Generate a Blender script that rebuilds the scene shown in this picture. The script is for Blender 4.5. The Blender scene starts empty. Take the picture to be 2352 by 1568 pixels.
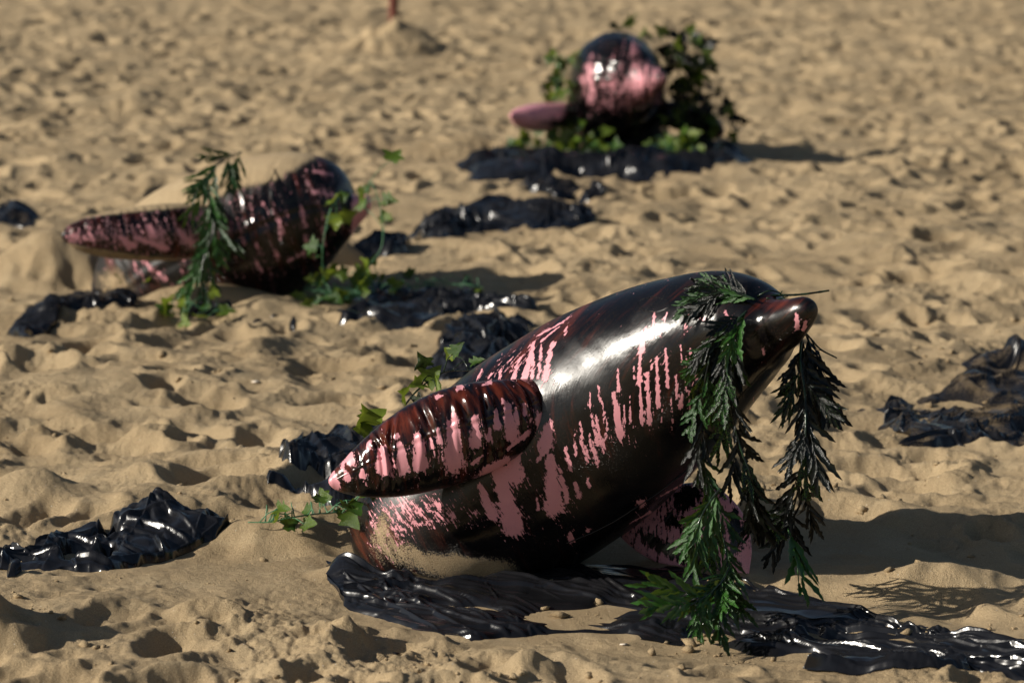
import bpy, math, random
import numpy as np
from mathutils import Vector, Matrix

scene = bpy.context.scene
R = math.radians

# ------------------------------------------------------------------ camera
CAM_H, PITCH, LENS = 1.49, 9.56, 105.0
FPX = 2352 * LENS / 36.0            # focal length in units of 1/2352 picture width
cam_d = bpy.data.cameras.new('camera')
cam = bpy.data.objects.new('camera', cam_d)
scene.collection.objects.link(cam)
cam.location = (0, 0, CAM_H)
cam.rotation_euler = (R(90 - PITCH), 0, 0)
cam_d.lens = LENS
cam_d.sensor_width = 36.0
cam_d.clip_start = 0.1
cam_d.clip_end = 3000
cam_d.dof.use_dof = True
cam_d.dof.focus_distance = 6.05
cam_d.dof.aperture_fstop = 4.5
scene.camera = cam

# ------------------------------------------------------------------ sky and sun
SUN_EL, SUN_AZ = 27.0, 15.0         # elevation; turned towards the camera from due left
sdir = Vector((-math.cos(R(SUN_EL)) * math.cos(R(SUN_AZ)), -math.cos(R(SUN_EL)) * math.sin(R(SUN_AZ)), math.sin(R(SUN_EL))))
world = bpy.data.worlds.new('World')
scene.world = world
world.use_nodes = True
wn = world.node_tree
sky = wn.nodes.new('ShaderNodeTexSky')
sky.sky_type = 'NISHITA'
sky.sun_disc = False
sky.sun_elevation = R(SUN_EL)
sky.sun_rotation = math.atan2(sdir.x, sdir.y)
bg = wn.nodes['Background']
bg.inputs['Strength'].default_value = 0.05
wn.links.new(sky.outputs[0], bg.inputs['Color'])
sun_d = bpy.data.lights.new('sun', 'SUN')
sun_d.energy = 5.0
sun_d.angle = R(0.53)
sun_d.color = (1.0, 0.93, 0.82)
sun = bpy.data.objects.new('sun', sun_d)
scene.collection.objects.link(sun)
sun.rotation_euler = (-sdir).to_track_quat('-Z', 'Y').to_euler()
sun.location = (-20, -5, 12)
vs = scene.view_settings
vs.view_transform = 'Standard'
vs.look = 'None'
vs.exposure = 0.12
vs.gamma = 1.0
vs.use_curve_mapping = False
scene.cycles.use_denoising = True
scene.cycles.max_bounces = 6
scene.cycles.transparent_max_bounces = 4

# ------------------------------------------------------------------ picture <-> place
CP, SP = math.cos(R(PITCH)), math.sin(R(PITCH))

def ray(px, py):
    a = (np.asarray(px, float) - 1176.0) / FPX
    b = (784.0 - np.asarray(py, float)) / FPX
    return a, CP + b * SP, -SP + b * CP          # x, y, z of the direction

def P(px, py, Y):
    dx, dy, dz = ray(px, py)
    t = Y / dy
    return np.stack(np.broadcast_arrays(dx * t, Y + 0 * t, CAM_H + dz * t), -1)

def G(px, py, z=0.0):
    dx, dy, dz = ray(px, py)
    t = (z - CAM_H) / dz
    return np.stack(np.broadcast_arrays(dx * t, dy * t, z + 0 * t), -1)

def topx(v):
    x, y, z = v[..., 0], v[..., 1], v[..., 2] - CAM_H
    dep = y * CP - z * SP
    up = y * SP + z * CP
    return 1176 + FPX * x / dep, 784 - FPX * up / dep

# ------------------------------------------------------------------ noise
def h2(i, j, seed):
    n = (i.astype(np.int64) * 374761393 + j.astype(np.int64) * 668265263 + seed * 974711) & 0xffffffff
    n = ((n ^ (n >> 13)) * 1274126177) & 0xffffffff
    n = ((n ^ (n >> 16)) * 2246822519) & 0xffffffff
    return ((n ^ (n >> 15)) & 0xffffff) / float(0xffffff)

def perlin(x, y, seed=0):
    xi, yi = np.floor(x), np.floor(y)
    fx, fy = x - xi, y - yi
    xi, yi = xi.astype(np.int64), yi.astype(np.int64)
    u, v = fx * fx * fx * (fx * (fx * 6 - 15) + 10), fy * fy * fy * (fy * (fy * 6 - 15) + 10)
    def g(i, j, dx, dy):
        a = h2(i, j, seed) * 2 * np.pi
        return np.cos(a) * dx + np.sin(a) * dy
    n00, n10 = g(xi, yi, fx, fy), g(xi + 1, yi, fx - 1, fy)
    n01, n11 = g(xi, yi + 1, fx, fy - 1), g(xi + 1, yi + 1, fx - 1, fy - 1)
    return 1.4 * ((n00 * (1 - u) + n10 * u) * (1 - v) + (n01 * (1 - u) + n11 * u) * v)

def fbm(x, y, seed, octs=4, gain=0.5):
    s, a = 0, 1.0
    for o in range(octs):
        s = s + a * perlin(x * 2 ** o + 17.3 * o, y * 2 ** o - 9.1 * o, seed + o)
        a *= gain
    return s

def tin(x, y, seed=0):
    """Linear noise on triangles: flat facets meeting in sharp creases, like crushed film."""
    xi, yi = np.floor(x), np.floor(y)
    fx, fy = x - xi, y - yi
    xi, yi = xi.astype(np.int64), yi.astype(np.int64)
    a, b = h2(xi, yi, seed), h2(xi + 1, yi, seed)
    c, d = h2(xi, yi + 1, seed), h2(xi + 1, yi + 1, seed)
    lo = np.where(fx + fy < 1, a + (b - a) * fx + (c - a) * fy, d + (c - d) * (1 - fx) + (b - d) * (1 - fy))
    hi = np.where(fx > fy, a + (b - a) * fx + (d - b) * fy, a + (d - c) * fx + (c - a) * fy)
    return np.where(h2(xi, yi, seed + 77) > 0.5, lo, hi) * 2 - 1

def sstep(a, b, x):
    t = np.clip((x - a) / (b - a), 0, 1)
    return t * t * (3 - 2 * t)

# ------------------------------------------------------------------ mesh helpers
COL = scene.collection

def mesh_np(name, verts, quads=None, tris=None, smooth=True):
    me = bpy.data.meshes.new(name)
    verts = np.ascontiguousarray(verts, np.float32).reshape(-1, 3)
    me.vertices.add(len(verts))
    me.vertices.foreach_set('co', verts.ravel())
    loops, starts, tot = [], [], 0
    if quads is not None and len(quads):
        q = np.asarray(quads, np.int32)
        loops.append(q.ravel()); starts.append(np.arange(len(q)) * 4); tot += len(q) * 4
    if tris is not None and len(tris):
        t = np.asarray(tris, np.int32)
        loops.append(t.ravel()); starts.append(tot + np.arange(len(t)) * 3); tot += len(t) * 3
    loops = np.concatenate(loops).astype(np.int32)
    starts = np.concatenate(starts).astype(np.int32)
    me.loops.add(len(loops))
    me.loops.foreach_set('vertex_index', loops)
    me.polygons.add(len(starts))
    me.polygons.foreach_set('loop_start', starts)
    me.update(calc_edges=True)
    me.validate()
    if smooth:
        me.polygons.foreach_set('use_smooth', np.ones(len(me.polygons), bool))
    return me

def grid_quads(n, m, wrap=False):
    i = np.arange(n - 1)[:, None]
    j = np.arange(m if wrap else m - 1)[None, :]
    j2 = (j + 1) % m
    return np.stack([i * m + j, i * m + j2, (i + 1) * m + j2, (i + 1) * m + j], -1).reshape(-1, 4)

def fattr(me, name, vals, kind='FLOAT'):
    at = me.attributes.new(name, kind, 'POINT')
    if kind == 'FLOAT':
        at.data.foreach_set('value', np.ascontiguousarray(vals, np.float32).ravel())
    else:
        at.data.foreach_set('vector', np.ascontiguousarray(vals, np.float32).ravel())

def obj(name, me, mat, parent=None):
    o = bpy.data.objects.new(name, me)
    COL.objects.link(o)
    if mat is not None:
        if len(me.materials) == 0:
            me.materials.append(mat)
    if parent is not None:
        o.parent = parent
    return o

def tag(o, label=None, cat=None, group=None, kind=None):
    for k, v in (('label', label), ('category', cat), ('group', group), ('kind', kind)):
        if v:
            o[k] = v
    return o

def thing(name, loc, label, cat, group=None):
    e = bpy.data.objects.new(name, None)
    e.empty_display_size = 0.05
    COL.objects.link(e)
    e.location = tuple(float(c) for c in loc)
    return tag(e, label, cat, group)

def catmull(pts, n):
    p = np.asarray(pts, float)
    p = np.vstack([2 * p[0] - p[1], p, 2 * p[-1] - p[-2]])
    t = np.linspace(0, len(p) - 3 - 1e-6, n)
    i = np.floor(t).astype(int)
    f = (t - i)[:, None]
    p0, p1, p2, p3 = p[i], p[i + 1], p[i + 2], p[i + 3]
    return 0.5 * (2 * p1 + (p2 - p0) * f + (2 * p0 - 5 * p1 + 4 * p2 - p3) * f ** 2 + (3 * p1 - p0 - 3 * p2 + p3) * f ** 3)

def tube(pts, rad, seg=7):
    pts = np.asarray(pts, float)
    n = len(pts)
    rad = np.broadcast_to(np.asarray(rad, float), (n,))
    tan = np.gradient(pts, axis=0)
    tan /= np.linalg.norm(tan, axis=1)[:, None] + 1e-9
    ref = np.array([0.3, 0.9, 0.31])
    a = np.cross(tan, ref); a /= np.linalg.norm(a, axis=1)[:, None] + 1e-9
    b = np.cross(tan, a)
    th = np.linspace(0, 2 * np.pi, seg, endpoint=False)
    v = pts[:, None] + rad[:, None, None] * (np.cos(th)[None, :, None] * a[:, None] + np.sin(th)[None, :, None] * b[:, None])
    q = grid_quads(n, seg, True)
    v = np.vstack([v.reshape(-1, 3), pts[:1], pts[-1:]])
    k = np.arange(seg)
    t = np.vstack([np.stack([(k + 1) % seg, k, np.full(seg, n * seg)], -1),
                   np.stack([(n - 1) * seg + k, (n - 1) * seg + (k + 1) % seg, np.full(seg, n * seg + 1)], -1)])
    return v, q, t

def merge(parts):
    V, Q, T, off = [], [], [], 0
    for v, q, t in parts:
        V.append(v)
        if q is not None and len(q): Q.append(np.asarray(q) + off)
        if t is not None and len(t): T.append(np.asarray(t) + off)
        off += len(v)
    return np.vstack(V), (np.vstack(Q) if Q else None), (np.vstack(T) if T else None)

# ------------------------------------------------------------------ materials
class NT:
    def __init__(self, name):
        self.m = bpy.data.materials.new(name)
        self.m.use_nodes = True
        self.t = self.m.node_tree
        self.b = self.t.nodes['Principled BSDF']
        self.out = self.t.nodes['Material Output']
    def n(self, typ, **kw):
        nd = self.t.nodes.new('ShaderNode' + typ)
        for k, v in kw.items():
            setattr(nd, k, v)
        return nd
    def set(self, sock, v):
        if hasattr(v, 'is_output') or isinstance(v, bpy.types.NodeSocket):
            self.t.links.new(v, sock)
        else:
            sock.default_value = v
    def math(self, op, a, b=0.0, c=0.0, clamp=False):
        nd = self.n('Math', operation=op, use_clamp=clamp)
        for s, v in zip(nd.inputs, (a, b, c)):
            self.set(s, v)
        return nd.outputs[0]
    def mix(self, f, a, b):
        nd = self.n('Mix', data_type='RGBA')
        self.set(nd.inputs[0], f); self.set(nd.inputs[6], a); self.set(nd.inputs[7], b)
        return nd.outputs[2]
    def mixf(self, f, a, b):
        nd = self.n('Mix', data_type='FLOAT')
        self.set(nd.inputs[0], f); self.set(nd.inputs[2], a); self.set(nd.inputs[3], b)
        return nd.outputs[0]
    def noise(self, vec, scale, detail=2.0, rough=0.5):
        nd = self.n('TexNoise')
        if vec is not None: self.set(nd.inputs['Vector'], vec)
        nd.inputs['Scale'].default_value = scale
        nd.inputs['Detail'].default_value = detail
        nd.inputs['Roughness'].default_value = rough
        return nd.outputs['Fac']
    def voro(self, vec, scale):
        nd = self.n('TexVoronoi')
        if vec is not None: self.set(nd.inputs['Vector'], vec)
        nd.inputs['Scale'].default_value = scale
        return nd
    def ramp(self, x, a, b, lo=0.0, hi=1.0):
        nd = self.n('MapRange', interpolation_type='SMOOTHSTEP')
        self.set(nd.inputs[0], x)
        for i, v in ((1, a), (2, b), (3, lo), (4, hi)):
            self.set(nd.inputs[i], v)
        return nd.outputs[0]
    def attr(self, name, typ='GEOMETRY'):
        nd = self.n('Attribute', attribute_type=typ, attribute_name=name)
        return nd
    def coords(self):
        return self.n('TexCoord').outputs['Object']
    def scale(self, vec, s):
        nd = self.n('VectorMath', operation='MULTIPLY')
        self.set(nd.inputs[0], vec); nd.inputs[1].default_value = s
        return nd.outputs[0]
    def bump(self, h, dist, strength=1.0, normal=None):
        nd = self.n('Bump')
        self.set(nd.inputs['Height'], h)
        nd.inputs['Distance'].default_value = dist
        nd.inputs['Strength'].default_value = strength
        if normal is not None: self.set(nd.inputs['Normal'], normal)
        return nd.outputs[0]
    def inp(self, **kw):
        for k, v in kw.items():
            self.set(self.b.inputs[k.replace('_', ' ')], v)

def c4(r, g, b): return (r, g, b, 1.0)

SAND_A, SAND_B, SAND_C = c4(0.455, 0.340, 0.198), c4(0.35, 0.257, 0.145), c4(0.515, 0.398, 0.24)

def sand_color(m, co):
    big = m.noise(co, 1.1, 3)
    mid = m.noise(co, 9, 4)
    gr = m.noise(co, 620, 2, 0.7)
    col = m.mix(m.ramp(big, 0.35, 0.68), SAND_A, SAND_B)
    col = m.mix(m.math('MULTIPLY', m.ramp(mid, 0.45, 0.75), 0.5), col, SAND_C)
    col = m.mix(m.math('MULTIPLY', m.ramp(gr, 0.5, 0.68), 0.62), col, c4(0.19, 0.12, 0.06))
    col = m.mix(m.math('MULTIPLY', m.ramp(gr, 0.48, 0.3), 0.45), col, c4(0.72, 0.58, 0.38))
    return col

def make_sand(name='sand_mat'):
    m = NT(name)
    co = m.coords()
    col = sand_color(m, co)
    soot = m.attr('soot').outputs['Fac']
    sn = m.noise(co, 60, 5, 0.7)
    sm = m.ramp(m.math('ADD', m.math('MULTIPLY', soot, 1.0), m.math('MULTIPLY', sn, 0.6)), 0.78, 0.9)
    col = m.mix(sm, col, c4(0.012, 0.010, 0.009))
    vo = m.voro(co, 70)
    spec = m.math('LESS_THAN', vo.outputs['Distance'], 0.075)
    pick = m.math('GREATER_THAN', m.noise(co, 40, 0), 0.6)
    col = m.mix(m.math('MULTIPLY', spec, pick), col, c4(0.75, 0.7, 0.6))
    vd = m.voro(co, 21)
    dk = m.math('LESS_THAN', vd.outputs['Distance'], m.math('MULTIPLY', m.ramp(m.noise(co, 3.1, 2), 0.5, 0.75), 0.10))
    col = m.mix(dk, col, c4(0.05, 0.035, 0.025))
    g1 = m.noise(co, 420, 3, 0.65)
    g2 = m.noise(co, 75, 5, 0.65)
    nrm = m.bump(g2, 0.010, 0.55)
    nrm = m.bump(g1, 0.0032, 1.0, nrm)
    m.inp(Base_Color=col, Roughness=0.92, Normal=nrm)
    m.b.inputs['Specular IOR Level'].default_value = 0.2
    return m.m

def make_dolphin():
    """Pink vinyl smeared with runny black oil; per-vertex fields say where oil, bare vinyl and stuck sand lie."""
    m = NT('oiled_vinyl')
    co = m.coords()
    flow = m.attr('flow').outputs['Vector']
    pink = m.attr('pink').outputs['Fac']
    sand = m.attr('sand').outputs['Fac']
    thin = m.attr('thin').outputs['Fac']
    st = m.noise(m.scale(flow, (75, 9, 1)), 1.0, 4, 0.65)
    st2 = m.noise(m.scale(flow, (240, 34, 1)), 1.0, 4, 0.7)
    fine = m.noise(co, 110, 4, 0.7)
    f = m.math('ADD', pink, m.math('MULTIPLY', m.math('SUBTRACT', st, 0.5), 0.75))
    f = m.math('ADD', f, m.math('MULTIPLY', m.math('SUBTRACT', st2, 0.5), 1.15))
    f = m.math('ADD', f, m.math('MULTIPLY', m.math('SUBTRACT', fine, 0.5), 0.95))
    pm = m.ramp(f, 0.485, 0.53)
    # oil: black where thick, brown red where thin
    tn = m.noise(m.scale(flow, (45, 6, 1)), 1.0, 4, 0.7)
    tf = m.math('MULTIPLY', m.ramp(m.math('ADD', tn, m.math('MULTIPLY', thin, 0.42)), 0.73, 1.12), 1.0)
    oil = m.mix(tf, c4(0.0035, 0.003, 0.0033), c4(0.12, 0.022, 0.010))
    dusty = m.noise(co, 5, 3)
    base = m.mix(pm, oil, m.mix(m.noise(co, 30, 3), c4(0.70, 0.285, 0.33), c4(0.80, 0.37, 0.41)))
    # sand stuck in the oil
    sg = m.noise(co, 330, 3, 0.75)
    sb = m.noise(m.scale(flow, (60, 16, 1)), 1.0, 4, 0.65)
    sf = m.math('ADD', m.math('ADD', m.math('MULTIPLY', sand, 1.15), m.math('MULTIPLY', m.math('SUBTRACT', sg, 0.5), 0.9)),
                m.math('MULTIPLY', m.math('SUBTRACT', sb, 0.5), 0.55))
    sm = m.ramp(sf, 0.5, 0.66)
    sm = m.math('MULTIPLY', sm, m.ramp(sand, 0.02, 0.2))
    base = m.mix(sm, base, sand_color(m, co))
    vo = m.voro(co, 230)
    grit = m.math('MULTIPLY', m.math('LESS_THAN', vo.outputs['Distance'], 0.24), m.ramp(m.noise(co, 13, 4), 0.38, 0.60))
    base = m.mix(m.math('MULTIPLY', grit, 0.25), base, c4(0.10, 0.055, 0.028))
    rough = m.mixf(pm, m.math('ADD', m.mixf(m.ramp(m.noise(co, 6.5, 4, 0.6), 0.38, 0.62), 0.08, 0.26), m.math('MULTIPLY', st2, 0.08)), 0.34)
    rough = m.math('ADD', rough, m.math('MULTIPLY', m.attr('dull').outputs['Fac'], m.ramp(m.noise(co, 18, 4, 0.65), 0.25, 0.6, 0.5, 1.3)))
    rough = m.math('ADD', rough, m.math('MULTIPLY', m.ramp(sand, 0.05, 0.3), 0.18))
    rough = m.mixf(sm, rough, 0.95)
    hgt = m.math('ADD', m.math('MULTIPLY', pm, -0.6), m.math('MULTIPLY', st2, 0.25))
    nrm = m.bump(m.noise(co, 30, 3, 0.5), 0.005, 0.14)
    nrm = m.bump(hgt, 0.0016, 0.6, nrm)
    nrm = m.bump(m.math('ADD', grit, m.math('MULTIPLY', sg, m.math('MULTIPLY', sm, 3.0))), 0.0018, 0.6, nrm)
    m.inp(Base_Color=base, Roughness=rough, Normal=nrm)
    m.b.inputs['IOR'].default_value = 1.48
    return m.m

def make_plastic(name, dust):
    m = NT(name)
    co = m.coords()
    n1 = m.noise(co, 26, 5, 0.65)
    n2 = m.noise(co, 7, 4, 0.6)
    gr = m.noise(co, 420, 2, 0.7)
    d = m.ramp(m.math('ADD', n2, m.math('MULTIPLY', m.math('SUBTRACT', gr, 0.5), 0.9)), 0.72 - dust, 0.95 - dust * 0.6)
    up = m.n('Separate' + 'XYZ') if False else m.n('SeparateXYZ')
    geo = m.n('NewGeometry')
    m.t.links.new(geo.outputs['Normal'], up.inputs[0])
    d = m.math('MULTIPLY', d, m.ramp(up.outputs[2], 0.55, 0.95))
    base = m.mix(m.math('MULTIPLY', d, min(0.9, 0.35 + dust)), c4(0.010, 0.010, 0.0115), c4(0.42, 0.30, 0.16))
    rough = m.mixf(d, m.mixf(n1, 0.14, 0.30), 0.7)
    nrm = m.bump(n1, 0.004, 0.12)
    m.inp(Base_Color=base, Roughness=rough, Normal=nrm)
    m.b.inputs['IOR'].default_value = 1.5
    return m.m

def make_leaf(name, dark, light, oilcol, trans):
    m = NT(name)
    co = m.coords()
    oi = m.n('ObjectInfo')
    off = m.n('VectorMath', operation='ADD')
    m.t.links.new(co, off.inputs[0])
    rv = m.n('CombineXYZ')
    m.t.links.new(m.math('MULTIPLY', oi.outputs['Random'], 37.0), rv.inputs[0])
    m.t.links.new(rv.outputs[0], off.inputs[1])
    v = off.outputs[0]
    oil = m.attr('oil', 'OBJECT').outputs['Fac']
    n = m.noise(v, 38, 4, 0.65)
    g = m.mix(m.ramp(m.math('ADD', m.math('MULTIPLY', m.noise(v, 20, 3), 0.6), m.math('MULTIPLY', oi.outputs['Random'], 0.5)), 0.25, 0.85), dark, light)
    om = m.ramp(m.math('ADD', n, m.math('MULTIPLY', m.math('SUBTRACT', oil, 0.5), 1.0)), 0.46, 0.54)
    base = m.mix(om, g, oilcol)
    m.inp(Base_Color=base, Roughness=m.mixf(om, 0.28, 0.19), Normal=m.bump(m.noise(v, 120, 3), 0.002, 0.4))
    m.b.inputs['Specular IOR Level'].default_value = 0.38
    if trans:
        tr = m.n('BsdfTranslucent')
        m.set(tr.inputs[0], m.mix(om, m.mix(0.5, g, c4(0.35, 0.42, 0.03)), c4(0.004, 0.004, 0.004)))
        mx = m.n('MixShader')
        mx.inputs[0].default_value = trans
        m.t.links.new(m.b.outputs[0], mx.inputs[1])
        m.t.links.new(tr.outputs[0], mx.inputs[2])
        m.t.links.new(mx.outputs[0], m.out.inputs['Surface'])
    return m.m

def make_plain(name, col, rough, noise_col=None, scale=40):
    m = NT(name)
    co = m.coords()
    n = m.noise(co, scale, 4, 0.65)
    base = m.mix(m.ramp(n, 0.35, 0.7), c4(*col), c4(*(noise_col or col)))
    m.inp(Base_Color=base, Roughness=rough, Normal=m.bump(n, 0.004, 0.4))
    return m.m

M_SAND = make_sand()
M_DOL = make_dolphin()
M_BLACK = make_plastic('black_film', -0.06)
M_DUSTY = make_plastic('dusty_black_film', 0.16)
M_GREY = make_plastic('sandy_grey_film', 0.25)
M_FERN = make_leaf('oiled_fern', c4(0.010, 0.040, 0.010), c4(0.040, 0.125, 0.020), c4(0.004, 0.006, 0.004), 0.12)
M_IVY = make_leaf('ivy_leaf', c4(0.03, 0.085, 0.012), c4(0.18, 0.24, 0.03), c4(0.006, 0.008, 0.005), 0.30)
M_STEM = make_plain('oiled_stem', (0.006, 0.008, 0.006), 0.2, (0.02, 0.05, 0.02))
M_TEND = make_plain('green_tendril', (0.05, 0.16, 0.07), 0.45, (0.09, 0.24, 0.11))
M_RUST = make_plain('rusty_metal', (0.11, 0.022, 0.012), 0.6, (0.20, 0.06, 0.03))
M_SHELL = make_plain('shell', (0.65, 0.55, 0.42), 0.5, (0.75, 0.68, 0.58))
M_CHAR = make_plain('oil_tar', (0.006, 0.005, 0.005), 0.15)

# ------------------------------------------------------------------ the sand
rng = np.random.default_rng(7)
y = 4.3
rows = []
while y < 33:
    rows.append(y)
    y += 0.0066 * (y / 6.0) ** 1.35
yr = np.array(rows)
ext = 33 * 1.35 ** np.arange(1, 15)
back = 4.3 - np.array([0.05, 0.15, 0.35, 0.8, 1.8, 4, 9, 20, 50, 120, 300])
Y1 = np.concatenate([back[::-1], yr, ext])
NC = 800
uc = np.linspace(-0.26, 0.26, NC)
du = uc[1] - uc[0]
side = 0.26 + np.cumsum(du * 1.45 ** np.arange(1, 26))
U1 = np.concatenate([-side[::-1], uc, side])
SY = np.clip(Y1, 4.3, None)
GX = U1[None, :] * SY[:, None]
GY = np.broadcast_to(Y1[:, None], GX.shape).copy()
inside = (np.abs(U1)[None, :] < 0.30) & (GY > 4.0) & (GY < 34)
H = np.zeros_like(GX)
r0, r1 = len(back), len(back) + len(yr)
c0, c1 = len(side) - 6, len(side) + NC + 6
sl = (slice(r0, r1), slice(c0, c1))
X, Yg = GX[sl], GY[sl]
h = 0.05 * fbm(X * 0.8, Yg * 0.8, 3, 2)
wx, wy = X + 0.12 * perlin(X * 3, Yg * 3, 40), Yg + 0.12 * perlin(X * 3, Yg * 3, 41)
h += 0.045 * np.abs(perlin(wx * 2.1, wy * 2.1, 11))
h += 0.028 * fbm(wx * 4.6, wy * 4.6, 15, 2) * np.interp(Yg, [5.2, 8, 13], [0.55, 0.85, 1.15])

# trampled: footprints with pushed-up, crumbling rims
us, ys = U1[c0:c1], Y1[r0:r1]
def window(cx, cy, rad):
    i0, i1 = np.searchsorted(ys, [cy - rad, cy + rad])
    ylo = max(cy - rad, 4.3)
    a = min((cx - rad) / ylo, (cx - rad) / (cy + rad)); b = max((cx + rad) / ylo, (cx + rad) / (cy + rad))
    j0, j1 = np.searchsorted(us, [a, b])
    return slice(i0, i1), slice(j0, j1)

wob = perlin(X * 9, Yg * 9, 90) + 0.6 * perlin(X * 21, Yg * 21, 91)
def stamp(cx, cy, ang, a, b, depth, rim, skew=0.3, wobble=0.28, wipe=0.75):
    global h
    w = window(cx, cy, max(a, b) * 2.0)
    if w[0].stop <= w[0].start or w[1].stop <= w[1].start:
        return
    dx, dy = X[w] - cx, Yg[w] - cy
    p = (dx * math.cos(ang) + dy * math.sin(ang)) / a
    q = (-dx * math.sin(ang) + dy * math.cos(ang)) / b
    r = np.sqrt(p * p + q * q) * (1 + wobble * wob[w])
    pit = -depth * (1 - sstep(0.35, 1.0, r)) * (1 + skew * p)
    rm = rim * np.exp(-((r - 1.22) / 0.26) ** 2) * (1 + 0.8 * wob[w]) * (1 - skew * p)
    keep = 1 - wipe * (1 - sstep(0.7, 1.4, r))
    mean = h[w].mean()
    h[w] = mean + (h[w] - mean) * keep + pit + rm

def beach_spot(far):
    cy = math.sqrt(rng.uniform(4.4 ** 2, far ** 2))       # even density over the beach
    return rng.uniform(-0.255, 0.255) * cy, cy
for k in range(1900):
    cx, cy = beach_spot(32)
    s = rng.uniform(0.65, 1.15)
    stamp(cx, cy, rng.uniform(0, np.pi * 2), 0.135 * s, 0.070 * s * rng.uniform(0.8, 1.35), rng.uniform(0.022, 0.065) * s * float(np.interp(cy, [5.2, 7.5, 12, 25], [0.65, 0.95, 1.15, 1.4])), rng.uniform(0.004, 0.018) * s)
# small pokes and kicked holes
for k in range(4200):
    cx, cy = beach_spot(24)
    s = rng.uniform(0.014, 0.052)
    stamp(cx, cy, rng.uniform(0, 6.3), s * rng.uniform(1, 1.8), s, s * rng.uniform(0.25, 0.6), s * 0.15, wipe=0.3)

def slump(n, slope):
    """Loose sand slides until no face is steeper than its angle of rest."""
    global h
    dyy = np.diff(ys)[:, None]
    dxx = (np.diff(us)[None, :] * ys[:, None])
    for _ in range(n):
        d_ = np.diff(h, axis=0)
        e_ = np.sign(d_) * np.maximum(np.abs(d_) - slope * dyy, 0) * 0.24
        f_ = np.zeros_like(h); f_[:-1] += e_; f_[1:] -= e_
        d_ = np.diff(h, axis=1)
        e_ = np.sign(d_) * np.maximum(np.abs(d_) - slope * dxx, 0) * 0.24
        f_[:, :-1] += e_; f_[:, 1:] -= e_
        h = h + f_
slump(22, 0.80)
for _ in range(4):                                       # wind softens the crests
    h[1:-1, 1:-1] += np.interp(ys, [5, 8, 12, 20], [0.18, 0.12, 0.04, 0.01])[1:-1, None] * (h[2:, 1:-1] + h[:-2, 1:-1] + h[1:-1, 2:] + h[1:-1, :-2] - 4 * h[1:-1, 1:-1])

# crumbly patches
cr = sstep(-0.15, 0.5, fbm(X * 1.7, Yg * 1.7, 60, 3))
h += cr * (0.008 * np.abs(perlin(X * 21, Yg * 21, 61)) + 0.006 * np.clip(perlin(X * 46, Yg * 46, 62), 0, 1) + 0.0035 * perlin(X * 95, Yg * 95, 64))
h += 0.0022 * perlin(X * 60, Yg * 60, 63) + 0.004 * perlin(X * 16, Yg * 28, 65)

def flatten(px, py, rx, ry, z, strength=1.0, soft=0.6):
    """Bring the sand round a point to height z (rx, ry in metres)."""
    global h
    g = G(px, py)
    r = np.sqrt(((X - g[0]) / rx) ** 2 + ((Yg - g[1]) / ry) ** 2)
    m = strength * (1 - sstep(soft, 1.3, r + 0.12 * wob))
    h = h * (1 - m) + (z + 0.25 * h) * m

def mound(px, py, rx, ry, z, power=1.0, rough=0.1, at=None):
    global h
    g = G(px, py) if at is None else at
    r = np.sqrt(((X - g[0]) / rx) ** 2 + ((Yg - g[1]) / ry) ** 2) * (1 + rough * wob)
    h = h + z * np.clip(1 - sstep(0, 1, r), 0, 1) ** power

# level stretches under the things that stand here
flatten(1300, 1310, 1.15, 0.32, 0.0, 0.85)
flatten(1750, 1420, 0.75, 0.30, -0.03, 0.9)
flatten(1150, 1400, 0.45, 0.18, -0.015, 0.9)
flatten(300, 1270, 0.35, 0.16, -0.01, 0.8)
flatten(560, 660, 0.85, 0.35, 0.0, 0.85)
flatten(1000, 690, 0.5, 0.3, -0.02, 0.8)
flatten(1430, 370, 0.9, 0.6, 0.0, 0.85)
flatten(2200, 980, 0.5, 0.3, 0.0, 0.7)
flatten(1150, 790, 0.30, 0.25, 0.0, 0.7)
flatten(1150, 515, 0.5, 0.4, 0.0, 0.6)
# banks and heaps in view, then two added past the left edge
mound(650, 1250, 0.26, 0.16, 0.055)
mound(800, 1330, 0.10, 0.07, 0.03)
mound(1010, 1310, 0.30, 0.12, -0.03)
mound(470, 1430, 0.10, 0.07, 0.045)
mound(330, 1130, 0.22, 0.14, 0.05)
mound(60, 1160, 0.20, 0.14, 0.07)
mound(1800, 1180, 0.50, 0.3, 0.03)
mound(2150, 1340, 0.26, 0.10, 0.045)
mound(480, 690, 0.34, 0.14, 0.055)
mound(120, 640, 0.30, 0.28, 0.15)
mound(560, 600, 0.50, 0.28, 0.36, 1.0, 0.05, at=G(560, 585))
mound(910, 122, 0.62, 0.62, 0.24, 1.3)
mound(1180, 1540, 0.10, 0.05, 0.035)
mound(-120, 1500, 0.22, 0.12, 0.15)  # hump added out of view at left to shade the near sand
mound(-60, 1470, 0.16, 0.09, 0.07)  # lower hump added beside it, also for its cast shadow
stampg = G(1905, 835)
stamp(stampg[0], stampg[1], 0.2, 0.085, 0.12, 0.085, 0.012, 0.0, 0.05)  # steep pit added so its own shade makes a round dark spot
for (px, py, s, dp) in ((395, 885, .05, .04), (530, 835, .04, .03), (900, 870, .05, .035), (620, 760, .04, .03), (2080, 640, .10, .05), (2260, 700, .08, .04)):
    g_ = G(px, py)
    stamp(g_[0], g_[1], 0.3, s * 1.5, s, dp, 0.01)
H[sl] = h
# melt the trampled field into the plain beyond it
fade = 1 - sstep(0.255, 0.275, np.abs(U1))[None, :]
fade = fade * (1 - sstep(30, 33, Y1))[:, None] * sstep(4.3, 4.6, Y1)[:, None]
H = H * fade + 0.02 * perlin(GX * 0.6, GY * 0.6, 5) * (1 - fade) * (np.abs(U1)[None, :] < 5)

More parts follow.
